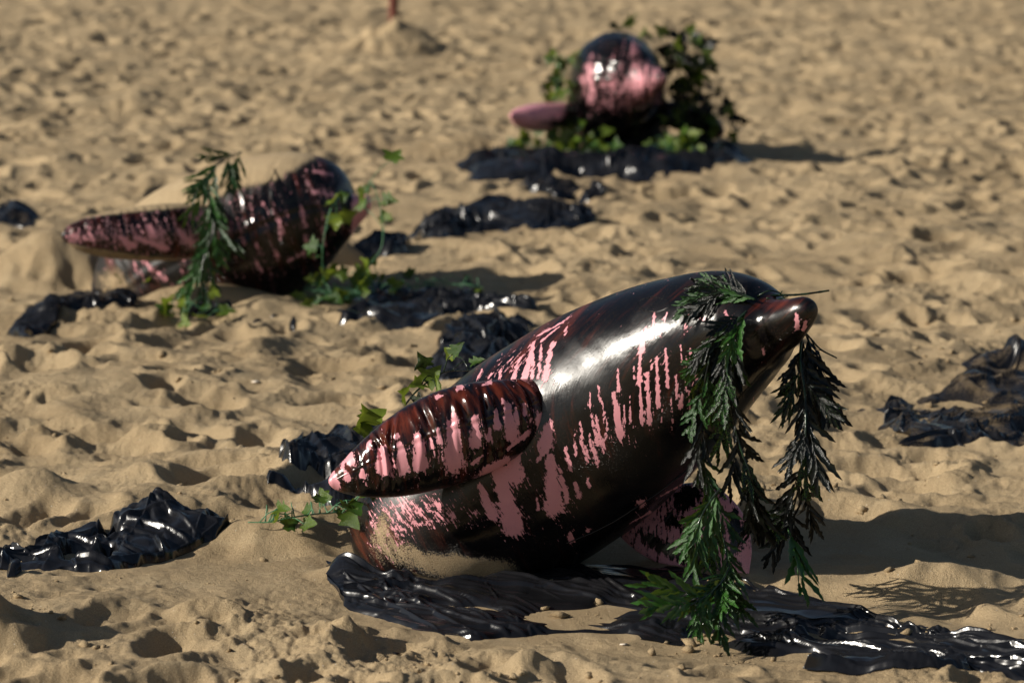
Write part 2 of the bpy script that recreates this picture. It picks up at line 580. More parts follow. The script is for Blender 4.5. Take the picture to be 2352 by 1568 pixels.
gme = mesh_np('sand', np.stack([GX, GY, H], -1), grid_quads(*GX.shape))
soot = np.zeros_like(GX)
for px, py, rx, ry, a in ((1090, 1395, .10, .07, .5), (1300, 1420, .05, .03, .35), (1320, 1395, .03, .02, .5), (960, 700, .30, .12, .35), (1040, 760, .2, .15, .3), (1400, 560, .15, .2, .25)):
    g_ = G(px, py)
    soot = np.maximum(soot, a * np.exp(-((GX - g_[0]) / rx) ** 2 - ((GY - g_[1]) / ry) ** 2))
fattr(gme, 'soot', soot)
ground = obj('sand', gme, M_SAND)
tag(ground, 'trampled beach sand full of footprints', None, None, 'structure')

def gz(x, y):
    x, y = np.asarray(x, float), np.asarray(y, float)
    i = np.clip(np.searchsorted(Y1, y) - 1, 0, len(Y1) - 2)
    fy = np.clip((y - Y1[i]) / (Y1[i + 1] - Y1[i]), 0, 1)
    u = x / np.clip(y, 4.3, None)
    j = np.clip(np.searchsorted(U1, u) - 1, 0, len(U1) - 2)
    fx = np.clip((u - U1[j]) / (U1[j + 1] - U1[j]), 0, 1)
    return (H[i, j] * (1 - fx) + H[i, j + 1] * fx) * (1 - fy) + (H[i + 1, j] * (1 - fx) + H[i + 1, j + 1] * fx) * fy

def GG(px, py):
    """Point of the sand surface seen at a picture point."""
    z = 0.0
    for _ in range(5):
        g = G(px, py, z)
        z = 0.5 * z + 0.5 * gz(g[..., 0], g[..., 1])
    g = G(px, py, z)
    g[..., 2] = gz(g[..., 0], g[..., 1])
    return g

# loose crumbs of damp sand
V, T, off = [], [], 0
ico_v = []
ph = (1 + 5 ** 0.5) / 2
ico = np.array([(-1, ph, 0), (1, ph, 0), (-1, -ph, 0), (1, -ph, 0), (0, -1, ph), (0, 1, ph), (0, -1, -ph), (0, 1, -ph), (ph, 0, -1), (ph, 0, 1), (-ph, 0, -1), (-ph, 0, 1)]) / 1.9
icof = np.array([(0, 11, 5), (0, 5, 1), (0, 1, 7), (0, 7, 10), (0, 10, 11), (1, 5, 9), (5, 11, 4), (11, 10, 2), (10, 7, 6), (7, 1, 8), (3, 9, 4), (3, 4, 2), (3, 2, 6), (3, 6, 8), (3, 8, 9), (4, 9, 5), (2, 4, 11), (6, 2, 10), (8, 6, 7), (9, 8, 1)])
ncl = 0
while ncl < 1500:
    cy = 4.9 + 7 * rng.random() ** 1.6
    cx = rng.uniform(-0.2, 0.2) * cy
    dens = fbm(np.array([cx * 1.9]), np.array([cy * 1.9]), 60, 3)[0]
    if dens < 0.22 and rng.random() > 0.06:
        continue
    s = 0.0018 + 0.010 * rng.random() ** 5
    v = ico * (1 + 0.42 * rng.standard_normal((12, 1))) * s * np.array([1.2, 1.0, 0.8])
    a = rng.uniform(0, 6.28)
    v = v @ np.array([[math.cos(a), math.sin(a), 0], [-math.sin(a), math.cos(a), 0], [0, 0, 1]])
    v = v + np.array([cx, cy, float(gz(cx, cy)) + s * 0.35])
    V.append(v); T.append(icof + off); off += 12
    ncl += 1
cl = obj('sand_clumps', mesh_np('sand_clumps', np.vstack(V), None, np.vstack(T)), M_SAND)
tag(cl, 'loose crumbs of damp sand scattered over the beach', None, None, 'stuff')

# ------------------------------------------------------------------ inflatable dolphins
def loft(sec, n_len, n_round, wave=None):
    """sec rows: upper px, upper py, lower px, lower py, depth Y, half depth (m).  Returns rings of points and (s, theta)."""
    s = catmull(sec, n_len)
    Up, Lo = P(s[:, 0], s[:, 1], s[:, 4]), P(s[:, 2], s[:, 3], s[:, 4])
    c = (Up + Lo) / 2
    e1 = (Up - Lo) / 2
    wd = np.maximum(s[:, 5], 0.002)
    # axis along the body and the sideways direction of each ring
    ax = np.gradient(c, axis=0)
    e2 = np.cross(ax, e1)
    e2 /= np.linalg.norm(e2, axis=1)[:, None] + 1e-9
    e2 *= np.where(e2[:, 1:2] > 0, -1, 1)            # towards the viewer's side
    th = np.linspace(0, 2 * np.pi, n_round, endpoint=False)   # 0 = top, pi/2 = viewer's side
    r = np.ones((n_len, n_round))
    d = np.concatenate([[0], np.cumsum(np.linalg.norm(np.diff(c, axis=0), axis=1))])
    if wave is not None:
        r = wave(d[:, None], th[None, :], np.linspace(0, 1, n_len)[:, None])
    v = c[:, None] + r[..., None] * (np.cos(th)[None, :, None] * e1[:, None] + np.sin(th)[None, :, None] * (e2 * wd[:, None])[:, None])
    return v, d, th

def loft_mesh(name, v, origin):
    n, m = v.shape[:2]
    q = grid_quads(n, m, True)[:, ::-1]
    caps = np.vstack([v[0].mean(0), v[-1].mean(0)])
    k = np.arange(m)
    t = np.vstack([np.stack([k, (k + 1) % m, np.full(m, n * m)], -1), np.stack([(n - 1) * m + (k + 1) % m, (n - 1) * m + k, np.full(m, n * m + 1)], -1)])
    return mesh_np(name, np.vstack([v.reshape(-1, 3), caps]) - origin, q, t)

def padcap(a):
    a = a.reshape(-1, *a.shape[2:]) if a.ndim > 1 else a
    return np.concatenate([a, a[:1], a[-1:]])

def strokes_field(px, py, strokes):
    f = np.zeros_like(px)
    for x0, y0, x1, y1, w in strokes:
        dx, dy = x1 - x0, y1 - y0
        L = dx * dx + dy * dy + 1e-6
        t = np.clip(((px - x0) * dx + (py - y0) * dy) / L, 0, 1)
        d = np.hypot(px - x0 - t * dx, py - y0 - t * dy)
        ww = w * (0.55 + 0.6 * t)
        f = np.maximum(f, float(np.interp(w, [2, 4, 9], [0.74, 0.86, 1.05])) * np.exp(-(d / (ww * 1.0)) ** 2))
    return f

def box(px, py, x0, y0, x1, y1, s):
    return sstep(x0 - s, x0 + s, px) * (1 - sstep(x1 - s, x1 + s, px)) * sstep(y0 - s, y0 + s, py) * (1 - sstep(y1 - s, y1 + s, py))

def ell(px, py, cx, cy, rx, ry, ang=0.0):
    a = math.radians(ang)
    dx, dy = px - cx, py - cy
    p, q = dx * math.cos(a) + dy * math.sin(a), -dx * math.sin(a) + dy * math.cos(a)
    return np.exp(-((p / rx) ** 2 + (q / ry) ** 2))

def paint(me, v, flow, pink, sand, thin, dull=None):
    fattr(me, 'flow', padcap(flow), 'FLOAT_VECTOR')
    fattr(me, 'pink', padcap(pink))
    fattr(me, 'sand', padcap(sand))
    fattr(me, 'thin', padcap(thin))
    fattr(me, 'dull', padcap(np.zeros_like(thin) if dull is None else dull))

def wrinkles(seed, seam, count, amp, dmax, spread=0.75):
    r_ = np.random.default_rng(seed)
    pos = np.sort(r_.uniform(0.02, dmax, count))
    wid = r_.uniform(0.0035, 0.008, count)
    am = r_.uniform(0.4, 1.0, count) * amp
    ph_ = r_.uniform(-0.25, 0.25, count)
    def f(d, th, t):
        dt = np.abs((th - seam + np.pi) % (2 * np.pi) - np.pi)
        r = np.ones(np.broadcast(d, th).shape)
        for p_, w_, a_, q_ in zip(pos, wid, am, ph_):
            fall = np.exp(-(np.abs(dt + q_ * 0.4) / (spread * (0.6 + a_ / amp * 0.6))) ** 2)
            x_ = (d - p_ + 0.010 * np.sin(th * 2 + q_ * 9)) / w_
            r = r - a_ * fall * np.exp(-x_ ** 2) + 0.45 * a_ * fall * np.exp(-((np.abs(x_) - 2.1) / 0.9) ** 2)
        r = r + 0.013 * np.exp(-(dt / 0.035) ** 2) - 0.016 * np.exp(-((dt - 0.09) / 0.05) ** 2)
        return r
    return f

# ---- the oiled dolphin rearing out of the sand
YB = 6.22
def sec(rows, Y, k=1.0):
    out = []
    for row in rows:
        ux, uy, lx, ly = row[:4]
        yy = row[4] if len(row) > 4 and row[4] else (Y((ux + lx) / 2) if callable(Y) else Y)
        hw = math.hypot(ux - lx, uy - ly) / 2 * yy / FPX * (row[5] if len(row) > 5 else k)
        out.append((ux, uy, lx, ly, yy, hw))
    return out

def yaw1(x): return float(np.interp(x, [850, 1200, 1450, 1650, 1868], [6.12, 6.10, 6.02, 5.88, 5.66]))   # the head swings towards the viewer
d1 = sec([(885, 1400, 925, 1430), (842, 1340, 960, 1440), (812, 1262, 1010, 1425), (806, 1190, 1075, 1402), (836, 1105, 1150, 1372), (925, 992, 1235, 1335),
          (1075, 858, 1370, 1262), (1235, 757, 1512, 1162), (1395, 684, 1618, 1060), (1525, 646, 1684, 984), (1620, 632, 1732, 918),
          (1695, 645, 1768, 868), (1738, 672, 1790, 842), (1762, 690, 1808, 815, None, 0.95), (1800, 689, 1832, 790, None, 0.92), (1838, 682, 1853, 760, None, 0.9),
          (1860, 690, 1866, 738, None, 0.9), (1867, 706, 1868, 722, None, 0.9)], yaw1)
root = thing('inflatable_dolphin', (0.05, 6.2, 0.0), 'oil blackened dolphin rearing with beak raised and fern fronds over its head', 'inflatable')
org = np.array(root.location)
v, d, th = loft(d1, 420, 300)
def body_dents(v, amp, seed, k=9):
    c = v.mean(1, keepdims=True)
    n = perlin(v[..., 0] * k, v[..., 2] * k + v[..., 1] * 5, seed)
    return c + (v - c) * (1 + amp * n[..., None])
v = body_dents(body_dents(v, 0.008, 4, 7), 0.002, 14, 22)
me = loft_mesh('body', v, org)
px, py = topx(v)
near = sstep(-0.05, 0.25, np.sin(th))[None, :] * np.ones_like(px)
def C1(a): return [(1263 + x0 * .3663, 574 + y0 * .3663, 1263 + x1 * .3663, 574 + y1 * .3663, w * .3663) for x0, y0, x1, y1, w in a]
def C2(a): return [(689 + x0 * .293, 517 + y0 * .293, 689 + x1 * .293, 517 + y1 * .293, w * .293) for x0, y0, x1, y1, w in a]
def C3(a): return [(1148 + x0 * .3296, 833 + y0 * .3296, 1148 + x1 * .3296, 833 + y1 * .3296, w * .3296) for x0, y0, x1, y1, w in a]
S1 = C1([(600, 490, 570, 640, 15), (570, 640, 555, 830, 12), (565, 850, 575, 1080, 12), (655, 400, 640, 550, 8), (735, 390, 690, 540, 7), (725, 620, 740, 860, 10),
         (670, 680, 680, 980, 11), (610, 770, 625, 1080, 13), (790, 790, 800, 920, 10), (830, 900, 820, 980, 11), (400, 900, 440, 1160, 21), (425, 750, 430, 880, 8),
         (300, 850, 325, 970, 8), (245, 960, 300, 1220, 9), (255, 900, 250, 960, 7), (285, 1050, 340, 1250, 10), (205, 1190, 240, 1320, 8), (265, 1220, 300, 1330, 9),
         (100, 1240, 130, 1380, 10), (60, 1360, 110, 1568, 11), (150, 1460, 180, 1550, 13), (880, 370, 870, 400, 9), (935, 430, 965, 430, 9), (855, 455, 852, 475, 9),
         (880, 620, 890, 720, 12), (910, 775, 912, 800, 12), (960, 740, 975, 765, 12), (970, 820, 975, 840, 8), (1545, 410, 1555, 490, 15), (1605, 450, 1590, 500, 14),
         (1100, 390, 1120, 440, 12), (1335, 620, 1342, 650, 8), (500, 920, 505, 1090, 6), (465, 960, 470, 1080, 5), (760, 930, 770, 1080, 5), (705, 1000, 700, 1080, 5)])
S1 += C2([(1975, 930, 1920, 1190, 22), (1900, 900, 1870, 1190, 12), (1830, 930, 1760, 1200, 24), (1720, 1050, 1670, 1200, 15), (1830, 1000, 1820, 1190, 12), (1580, 1110, 1560, 1200, 9),
          (1520, 1150, 1480, 1190, 8), (1430, 1120, 1400, 1190, 8), (2010, 890, 1980, 980, 7), (2040, 790, 1890, 910, 8), (2100, 780, 2070, 850, 7), (1860, 870, 2050, 762, 9),
          (1560, 1030, 1590, 1000, 8), (2150, 700, 2040, 770, 6)])
S1 += C3([(350, 660, 380, 1000, 52), (460, 860, 470, 960, 13), (410, 730, 450, 850, 11), (520, 840, 545, 920, 15), (350, 420, 330, 570, 34), (130, 620, 50, 790, 44), (60, 870, 130, 1130, 17),
          (0, 700, 70, 1060, 34), (310, 600, 260, 680, 10), (450, 590, 495, 750, 10), (570, 540, 610, 690, 8), (490, 1180, 500, 1230, 18), (600, 1150, 620, 1165, 11), (960, 965, 990, 975, 20),
          (100, 1140, 60, 1180, 22), (650, 600, 680, 700, 9), (610, 800, 625, 860, 10), (1100, 940, 1300, 830, 7), (900, 1120, 1050, 1040, 6)])
S1 += [(689 + a_ * .476, 603 + b_ * .476, 689 + c_ * .476, 603 + d_ * .476, e_ * .476) for a_, b_, c_, d_, e_ in
       ((950, 1000, 1030, 1270, 42), (870, 1080, 930, 1220, 20), (1010, 920, 1040, 1030, 34), (1060, 1240, 1030, 1290, 14), (1195, 800, 1180, 880, 30), (1150, 950, 1195, 905, 10), (1140, 1120, 1150, 1190, 7))]
qr = np.random.default_rng(88)
for _ in range(18):                                     # thin runs between the big ones
    a_ = qr.uniform(1290, 1600); b_ = np.interp(a_, [1290, 1600], [935, 760]) + qr.uniform(-10, 130); l_ = qr.uniform(14, 60)
    S1.append((a_, b_, a_ + 0.08 * l_, b_ + l_, qr.uniform(1.2, 2.6)))
halo = strokes_field(px, py, [(a_, b_ - 6, c_, d_ + 8, 3.2 * e_ + 3) for a_, b_, c_, d_, e_ in S1])
pk = 0.14 + 0.17 * halo + 0.62 * strokes_field(px, py, S1)
fineband = ell(px, py, 1000, 1185, 190, 80) + 0.8 * ell(px, py, 880, 1240, 60, 90)
pk = np.maximum(pk, 0.46 * np.clip(fineband, 0, 1))
pk = np.maximum(pk, 0.40 * ell(px, py, 1180, 830, 120, 60, -35))
blk = ell(px, py, 1010, 1240, 60, 30) + ell(px, py, 1095, 1250, 40, 28) + 0.9 * ell(px, py, 830, 1210, 18, 60)
pk = pk - 0.30 * np.clip(blk, 0, 1)
pk = pk * near + (0.24) * (1 - near)
sd = np.clip(0.66 * ell(px, py, 990, 1275, 185, 60, 6) + 0.45 * ell(px, py, 880, 1190, 30, 60, 20) + 0.55 * ell(px, py, 1110, 1310, 90, 28) + 0.30 * ell(px, py, 1470, 1060, 90, 70, -40) + 0.12 * ell(px, py, 1330, 1170, 110, 50, -35), 0, 1)
sd = sd * (1 - 0.75 * np.clip(blk, 0, 1))
sd = np.maximum(sd, sstep(0.14, -0.02, v[..., 2]) * 0.25) * near + 0.2 * (1 - near)
tnf = 0.50 + 0.35 * ell(px, py, 1240, 760, 170, 60, -30) + 0.4 * ell(px, py, 1800, 700, 60, 22) + 0.5 * ell(px, py, 870, 1230, 70, 60) - 0.2 * ell(px, py, 1450, 1150, 160, 90, -35)
# oil runs down the steepest way: lines lean on the back, plumb on the flank
lean = np.interp(py, [640, 800, 900, 1000, 1200, 1320], [0.75, 0.45, 0.05, -0.15, -0.45, -0.5])
fl = np.stack([(px + lean * (py - 950)) * YB / FPX, py * YB / FPX, np.zeros_like(px)], -1)
paint(me, v, fl, pk, sd, tnf, 0.15 * ell(px, py, 1310, 830, 150, 100, -25) + 0.12 * ell(px, py, 1480, 1050, 120, 80, -35))
body = obj('body', me, M_DOL, root)
V_FRONT = v.copy()
# the eye patch: a shallow printed oval on the side of the head
eyr = []
tt = np.linspace(0, 2 * np.pi, 60, endpoint=False)

def surf_point(vv, qx, qy, lift=0.003):
    ppx, ppy = topx(vv)
    dist = (ppx - qx) ** 2 + (ppy - qy) ** 2 + 1e4 * (vv[..., 1] > vv[..., 1].mean())
    i = np.unravel_index(np.argmin(dist), dist.shape)
    p = vv[i]
    c = vv[i[0]].mean(0)
    nrm = (p - c) / np.linalg.norm(p - c)
    return p + nrm * lift, nrm
ring = [surf_point(v, 1502 + 36 * math.cos(a), 699 + 16 * math.sin(a), 0.0)[0] for a in tt]
tv, tq, ttv = tube(np.array(ring + ring[:1]), 0.0009, 5)
for line_ in (((1862, 742), (1838, 772), (1802, 810), (1762, 854), (1715, 906), (1672, 952)), ((1600, 1072), (1510, 1142), (1410, 1208), (1310, 1256))):
    lp = np.array(line_, float)
    lx = np.interp(np.linspace(0, 1, 40), np.linspace(0, 1, len(lp)), lp[:, 0]); ly = np.interp(np.linspace(0, 1, 40), np.linspace(0, 1, len(lp)), lp[:, 1])
    sp_ = np.array([surf_point(v, a_ - 6, b_ - 6, 0.0004)[0] for a_, b_ in zip(lx, ly)])
    for _ in range(4): sp_[1:-1] = (sp_[:-2] + 2 * sp_[1:-1] + sp_[2:]) / 4
    a_, b_, c_ = tube(sp_, 0.0016, 6)
    obj('seam', mesh_np('seam', a_ - org, b_, c_), M_CHAR, root)
emesh = mesh_np('eye_outline', tv - org, tq, ttv)
obj('eye_outline', emesh, M_CHAR, root)

# near flipper
f1 = sec([(1292, 900, 1294, 925, 5.99, 1.0), (1285, 884, 1290, 945, 5.965, 0.9), (1240, 871, 1266, 978, 5.93, 0.85), (1170, 871, 1205, 1032, 5.90, 0.8), (1090, 878, 1130, 1080, 5.87, 0.75), (1010, 897, 1045, 1112, 5.85, 0.75),
          (930, 935, 958, 1133, 5.84, 0.75), (860, 986, 888, 1141, 5.835, 0.75), (808, 1036, 828, 1139, 5.83, 0.8), (774, 1072, 786, 1131, 5.825, 0.9), (759, 1092, 764, 1120, 5.82, 1.0), (755, 1101, 757, 1110, 5.82, 1.0)], 6.0)
seamf = 1.22
vf, df, thf = loft(f1, 460, 200, wrinkles(5, seamf, 27, 0.085, 0.50))
mf = loft_mesh('flipper', vf, org)
px, py = topx(vf)
u = np.linspace(0, 1, vf.shape[0])[:, None] * np.ones_like(px)
dth = ((thf[None, :] - seamf + np.pi) % (2 * np.pi) - np.pi) * np.ones_like(px)
C4 = lambda a: [(689 + x * .4753 - 0, 0, 0, 0, 0) for x in a]
def C5(a): return [(689 + x0 * .4762, 603 + y0 * .4762, 689 + x1 * .4762, 603 + y1 * .4762, w * .4762) for x0, y0, x1, y1, w in a]
SF = C5([(740, 775, 745, 960, 34), (565, 835, 585, 970, 26), (845, 745, 850, 870, 20), (1000, 690, 1020, 830, 22), (945, 715, 950, 790, 13), (400, 905, 405, 985, 30), (480, 870, 500, 1000, 17),
         (630, 850, 635, 890, 9), (665, 800, 672, 860, 10), (245, 920, 240, 960, 16), (150, 1010, 165, 1070, 20), (220, 1010, 230, 1040, 12), (300, 1000, 300, 1025, 12), (1080, 680, 1085, 730, 8),
         (975, 660, 980, 670, 9), (1040, 700, 1050, 770, 8), (340, 860, 330, 890, 9), (470, 825, 465, 840, 10), (760, 610, 770, 600, 12), (880, 590, 920, 575, 7), (1160, 820, 1190, 760, 30),
         (1000, 950, 900, 1010, 20), (210, 960, 205, 985, 8), (690, 640, 660, 650, 7), (880, 930, 830, 970, 6), (915, 800, 910, 850, 8), (740, 720, 742, 740, 8), (1000, 900, 1100, 820, 8)])
fp = 0.20 + 0.16 * strokes_field(px, py, [(a_, b_, c_, d_, 2.5 * e_) for a_, b_, c_, d_, e_ in SF]) + 0.66 * strokes_field(px, py, [(a_, b_, c_, d_, 1.15 * e_) for a_, b_, c_, d_, e_ in SF])
fp = np.maximum(fp, 0.34 * np.exp(-((dth - 0.45) / 0.5) ** 2))
fp = np.maximum(fp, 0.9 * sstep(0.975, 0.99, u))
fsand = 0.30 * sstep(0.9, 1.5, dth) * sstep(1090, 1125, py)
fth = 0.62 + 0.40 * np.exp(-((dth + 0.55) / 0.6) ** 2)
nearf = sstep(-0.2, 0.1, np.sin(thf))[None, :]
fp = fp * nearf + 0.15 * (1 - nearf)
ff = np.stack([df[:, None] * np.ones_like(px), thf[None, :] * 0.1 * np.ones_like(px), np.zeros_like(px)], -1)
paint(mf, vf, ff, fp, fsand, fth)
obj('flipper', mf, M_DOL, root)

# far flipper, propped on the sand under the chin
f2 = sec([(1490, 1120, 1400, 1190, 6.12, 0.3), (1560, 1110, 1425, 1232, 6.12, 0.3), (1625, 1110, 1470, 1270, 6.10, 0.28), (1675, 1140, 1530, 1300, 6.06, 0.26), (1712, 1190, 1600, 1325, 6.03, 0.24), (1726, 1250, 1660, 1338, 6.0, 0.24), (1722, 1300, 1700, 1342, 5.98, 0.24), (1716, 1325, 1708, 1345, 5.97, 0.3)], 6.2)
v2, d2_, th2 = loft(f2, 160, 120, wrinkles(9, 1.5, 10, 0.03, 0.3, 0.6))
m2 = loft_mesh('flipper', v2, org)
px, py = topx(v2)
fp2 = 0.64 - 0.6 * np.clip(ell(px, py, 1530, 1260, 60, 14, 30) + ell(px, py, 1620, 1290, 34, 12, 20) + ell(px, py, 1580, 1140, 30, 22, -30) + 0.8 * ell(px, py, 1690, 1230, 16, 50) + 0.6 * ell(px, py, 1545, 1195, 22, 15), 0, 1)
paint(m2, v2, np.stack([px * YB / FPX, py * YB / FPX, 0 * px], -1), fp2, 0.25 * sstep(1290, 1320, py), 0.4 + 0 * px)
obj('flipper', m2, M_DOL, root)

# ---- the dolphin half buried under a heap of sand
Y2 = 9.9
def yaw2(x): return float(np.interp(x, [250, 600, 846], [10.0, 9.88, 9.76]))
root2 = thing('inflatable_dolphin', (-0.95, 9.9, 0.0), 'dolphin half buried under heaped sand with bare pink beak tip, ivy hanging from its mouth', 'inflatable')
org2 = np.array(root2.location)
b2 = sec([(215, 640, 300, 760), (232, 585, 375, 775), (265, 520, 450, 760), (340, 450, 540, 735), (440, 400, 615, 712), (545, 368, 680, 685), (640, 352, 722, 648), (705, 355, 752, 612), (758, 376, 780, 576),
          (788, 408, 797, 554), (800, 438, 808, 538), (812, 452, 818, 522, None, 0.95), (828, 448, 832, 508, None, 0.9), (842, 446, 844, 492, None, 0.9), (850, 456, 851, 480, None, 0.9), (853, 464, 853, 472, None, 0.9)], yaw2)
vb, db, tb = loft(b2, 260, 180, wrinkles(21, 1.35, 26, 0.020, 0.95, 0.9))
mb = loft_mesh('body', vb, org2)
px, py = topx(vb)
line = np.interp(px, [100, 250, 340, 471, 525, 635, 690, 730], [500, 480, 472, 470, 425, 402, 368, 345])
sd2 = sstep(60, -30, py - line) * 0.95
S2 = [(590, 555, 600, 600, 8), (545, 500, 560, 560, 5), (690, 470, 700, 520, 6), (700, 540, 720, 590, 7), (640, 500, 645, 540, 6), (620, 560, 640, 590, 6), (585, 600, 600, 620, 6), (720, 440, 760, 450, 10),
      (700, 390, 760, 400, 5), (330, 600, 380, 640, 8), (300, 590, 330, 640, 7), (480, 530, 520, 560, 5), (740, 500, 745, 560, 6), (660, 600, 700, 580, 5)]
pk2 = 0.29 + 0.30 * strokes_field(px, py, S2)
pk2 = np.maximum(pk2, 0.72 * sstep(796, 814, px) * sstep(436, 450, py))
pk2 = np.where(py > 520, np.minimum(pk2, 0.6), pk2)
lean2 = 0.0
vb = vb
paint(mb, vb, np.stack([(px - 0.35 * (py - 500)) * Y2 / FPX * 0.6, py * Y2 / FPX * 0.6, 0 * px], -1), pk2 - 0.07 * sstep(430, 330, px), np.clip(sd2 + 0.12 * sstep(600, 670, py) + 0.5 * ell(px, py, 265, 640, 70, 60), 0, 1), 0.60 + 0 * px, 0.20 * sstep(480, 380, px))
obj('body', mb, M_DOL, root2)
fb = sec([(560, 500, 560, 540, 9.72, 0.8), (500, 478, 525, 575, 9.68, 0.75), (440, 468, 470, 590, 9.62, 0.7), (370, 468, 400, 598, 9.56, 0.7), (290, 478, 312, 598, 9.52, 0.7), (215, 494, 232, 590, 9.48, 0.75), (166, 513, 174, 572, 9.46, 0.85), (148, 528, 152, 556, 9.45, 1), (145, 537, 146, 547, 9.45, 1)], 9.6)
vfb, dfb, tfb = loft(fb, 300, 120, wrinkles(31, 1.0, 24, 0.05, 0.62, 0.5))
mfb = loft_mesh('flipper', vfb, org2)
px, py = topx(vfb)
dth = ((tfb[None, :] - 1.0 + np.pi) % (2 * np.pi) - np.pi) * np.ones_like(px)
p2 = 0.31 + 0.15 * np.exp(-((dth - 0.6) / 0.5) ** 2) + 0.5 * strokes_field(px, py, [(275, 545, 300, 565, 8), (310, 545, 380, 570, 6), (430, 490, 470, 500, 12), (340, 520, 350, 540, 7), (410, 530, 440, 560, 7)])
s2 = np.clip(0.95 * sstep(12, -12, py - np.interp(px, [100, 200, 300, 420, 560], [520, 500, 488, 478, 470])) + 0.6 * sstep(0, 12, py - np.interp(px, [145, 220, 320, 420, 560], [548, 562, 578, 590, 620])), 0, 1)
paint(mfb, vfb, np.stack([dfb[:, None] * np.ones_like(px), tfb[None, :] * 0.1 * np.ones_like(px), 0 * px], -1), p2, s2, 0.75 + 0 * px)
obj('flipper', mfb, M_DOL, root2)

# ---- the dolphin that faces the camera, wrapped in ivy
Y3 = 14.1
root3 = thing('inflatable_dolphin', (0.5, 14.2, 0.0), 'dolphin seen head on with streaked pink face, wrapped in leafy ivy', 'inflatable')
org3 = np.array(root3.location)
def ring_loft(secs, n_len, n_round):
    s = catmull(secs, n_len)                    # px, py, Y, radius x px, radius z px
    c = P(s[:, 0], s[:, 1], s[:, 2])
    k = (s[:, 2] / FPX)[:, None]
    th_ = np.linspace(0, 2 * np.pi, n_round, endpoint=False)[None, :]
    ax = np.gradient(c, axis=0)
    ax /= np.linalg.norm(ax, axis=1)[:, None] + 1e-9
    ex = np.cross(ax, np.array([0, 0, 1.0])); ex /= np.linalg.norm(ex, axis=1)[:, None]
    ez = np.cross(ex, ax)
    v_ = c[:, None] + (np.sin(th_) * s[:, 3:4] * k)[..., None] * ex[:, None] + (np.cos(th_) * s[:, 4:5] * k)[..., None] * ez[:, None]
    return v_, th_
b3 = [(1520, 180, 13.52, 3, 3), (1518, 180, 13.54, 14, 14), (1510, 182, 13.60, 24, 24), (1497, 184, 13.68, 34, 34), (1478, 184, 13.75, 52, 50), (1455, 180, 13.81, 78, 76), (1428, 186, 13.90, 100, 110), (1418, 206, 14.03, 112, 136),
      (1420, 252, 14.18, 114, 136), (1426, 285, 14.40, 112, 116), (1440, 335, 14.7, 92, 94), (1450, 385, 14.95, 66, 68), (1455, 410, 15.1, 20, 20)]
v3, t3 = ring_loft(b3, 220, 180)
v3 = body_dents(body_dents(v3, 0.03, 71, 8), 0.014, 72, 24)
c3 = v3.mean(1, keepdims=True)
v3 = c3 + (v3 - c3) * (1 - 0.016 * np.clip(np.sin(t3 * 19 + 2 * np.sin(t3 * 5)), 0, 1) ** 3 * sstep(14.5, 14.0, v3[..., 1]))[..., None]
m3 = loft_mesh('body', v3, org3)
px, py = topx(v3)
front = sstep(0.02, -0.05, v3[..., 1] - 14.25)
pk3 = 0.20 + 0.33 * ell(px, py, 1445, 205, 95, 70) + 0.1 * ell(px, py, 1500, 185, 40, 30) + 0.25 * ell(px, py, 1455, 105, 16, 35) + 0.3 * ell(px, py, 1355, 180, 12, 60)
pk3 = pk3 - 0.4 * sstep(245, 310, py + 0.15 * (px - 1430))
paint(m3, v3, np.stack([(px + 0.1 * (py - 200)) * Y3 / FPX * 0.4, py * Y3 / FPX * 0.5, 0 * px], -1), pk3, 0.0 * px, 0.5 + 0 * px)
obj('body', m3, M_DOL, root3)
fl3 = sec([(1345, 228, 1350, 275, 14.10, 1.3), (1310, 236, 1318, 292, 13.98, 1.3), (1270, 236, 1276, 300, 13.84, 1.3), (1230, 238, 1234, 302, 13.72, 1.3), (1198, 246, 1202, 294, 13.62, 1.3), (1180, 255, 1182, 278, 13.56, 0.9), (1172, 263, 1173, 271, 13.53, 1)], 14)
vv, dd, tt_ = loft(fl3, 140, 90, wrinkles(41, 1.2, 14, 0.05, 0.33))
mm_ = loft_mesh('flipper', vv, org3)
px, py = topx(vv)
paint(mm_, vv, np.stack([dd[:, None] * np.ones_like(px), tt_[None, :] * 0.1 * np.ones_like(px), 0 * px], -1), 0.70 - 0.7 * np.clip(0.7 * ell(px, py, 1300, 285, 50, 12) + ell(px, py, 1312, 262, 16, 26), 0, 1), 0 * px, 0.4 + 0 * px)
obj('flipper', mm_, M_DOL, root3)
fr3 = sec([(1520, 235, 1518, 285, 14.2, 0.8), (1560, 232, 1556, 300, 14.2, 0.8), (1600, 240, 1590, 312, 14.15, 0.8), (1635, 258, 1622, 318, 14.1, 0.8), (1655, 282, 1644, 318, 14.08, 0.9), (1662, 300, 1657, 312, 14.06, 1)], 14)
vv, dd, tt_ = loft(fr3, 140, 90, wrinkles(43, 1.2, 12, 0.05, 0.33))
mm_ = loft_mesh('flipper', vv, org3)
px, py = topx(vv)
paint(mm_, vv, np.stack([dd[:, None] * np.ones_like(px), tt_[None, :] * 0.1 * np.ones_like(px), 0 * px], -1), 0.36 + 0 * px, 0 * px, 0.6 + 0 * px)
obj('flipper', mm_, M_DOL, root3)

# ------------------------------------------------------------------ black plastic sheets
def resample(pts, n):
    p = np.asarray(pts, float)
    d_ = np.concatenate([[0], np.cumsum(np.linalg.norm(np.diff(p, axis=0), axis=1))])
    t = np.linspace(0, d_[-1], n)
    return np.stack([np.interp(t, d_, p[:, k]) for k in range(p.shape[1])], -1)

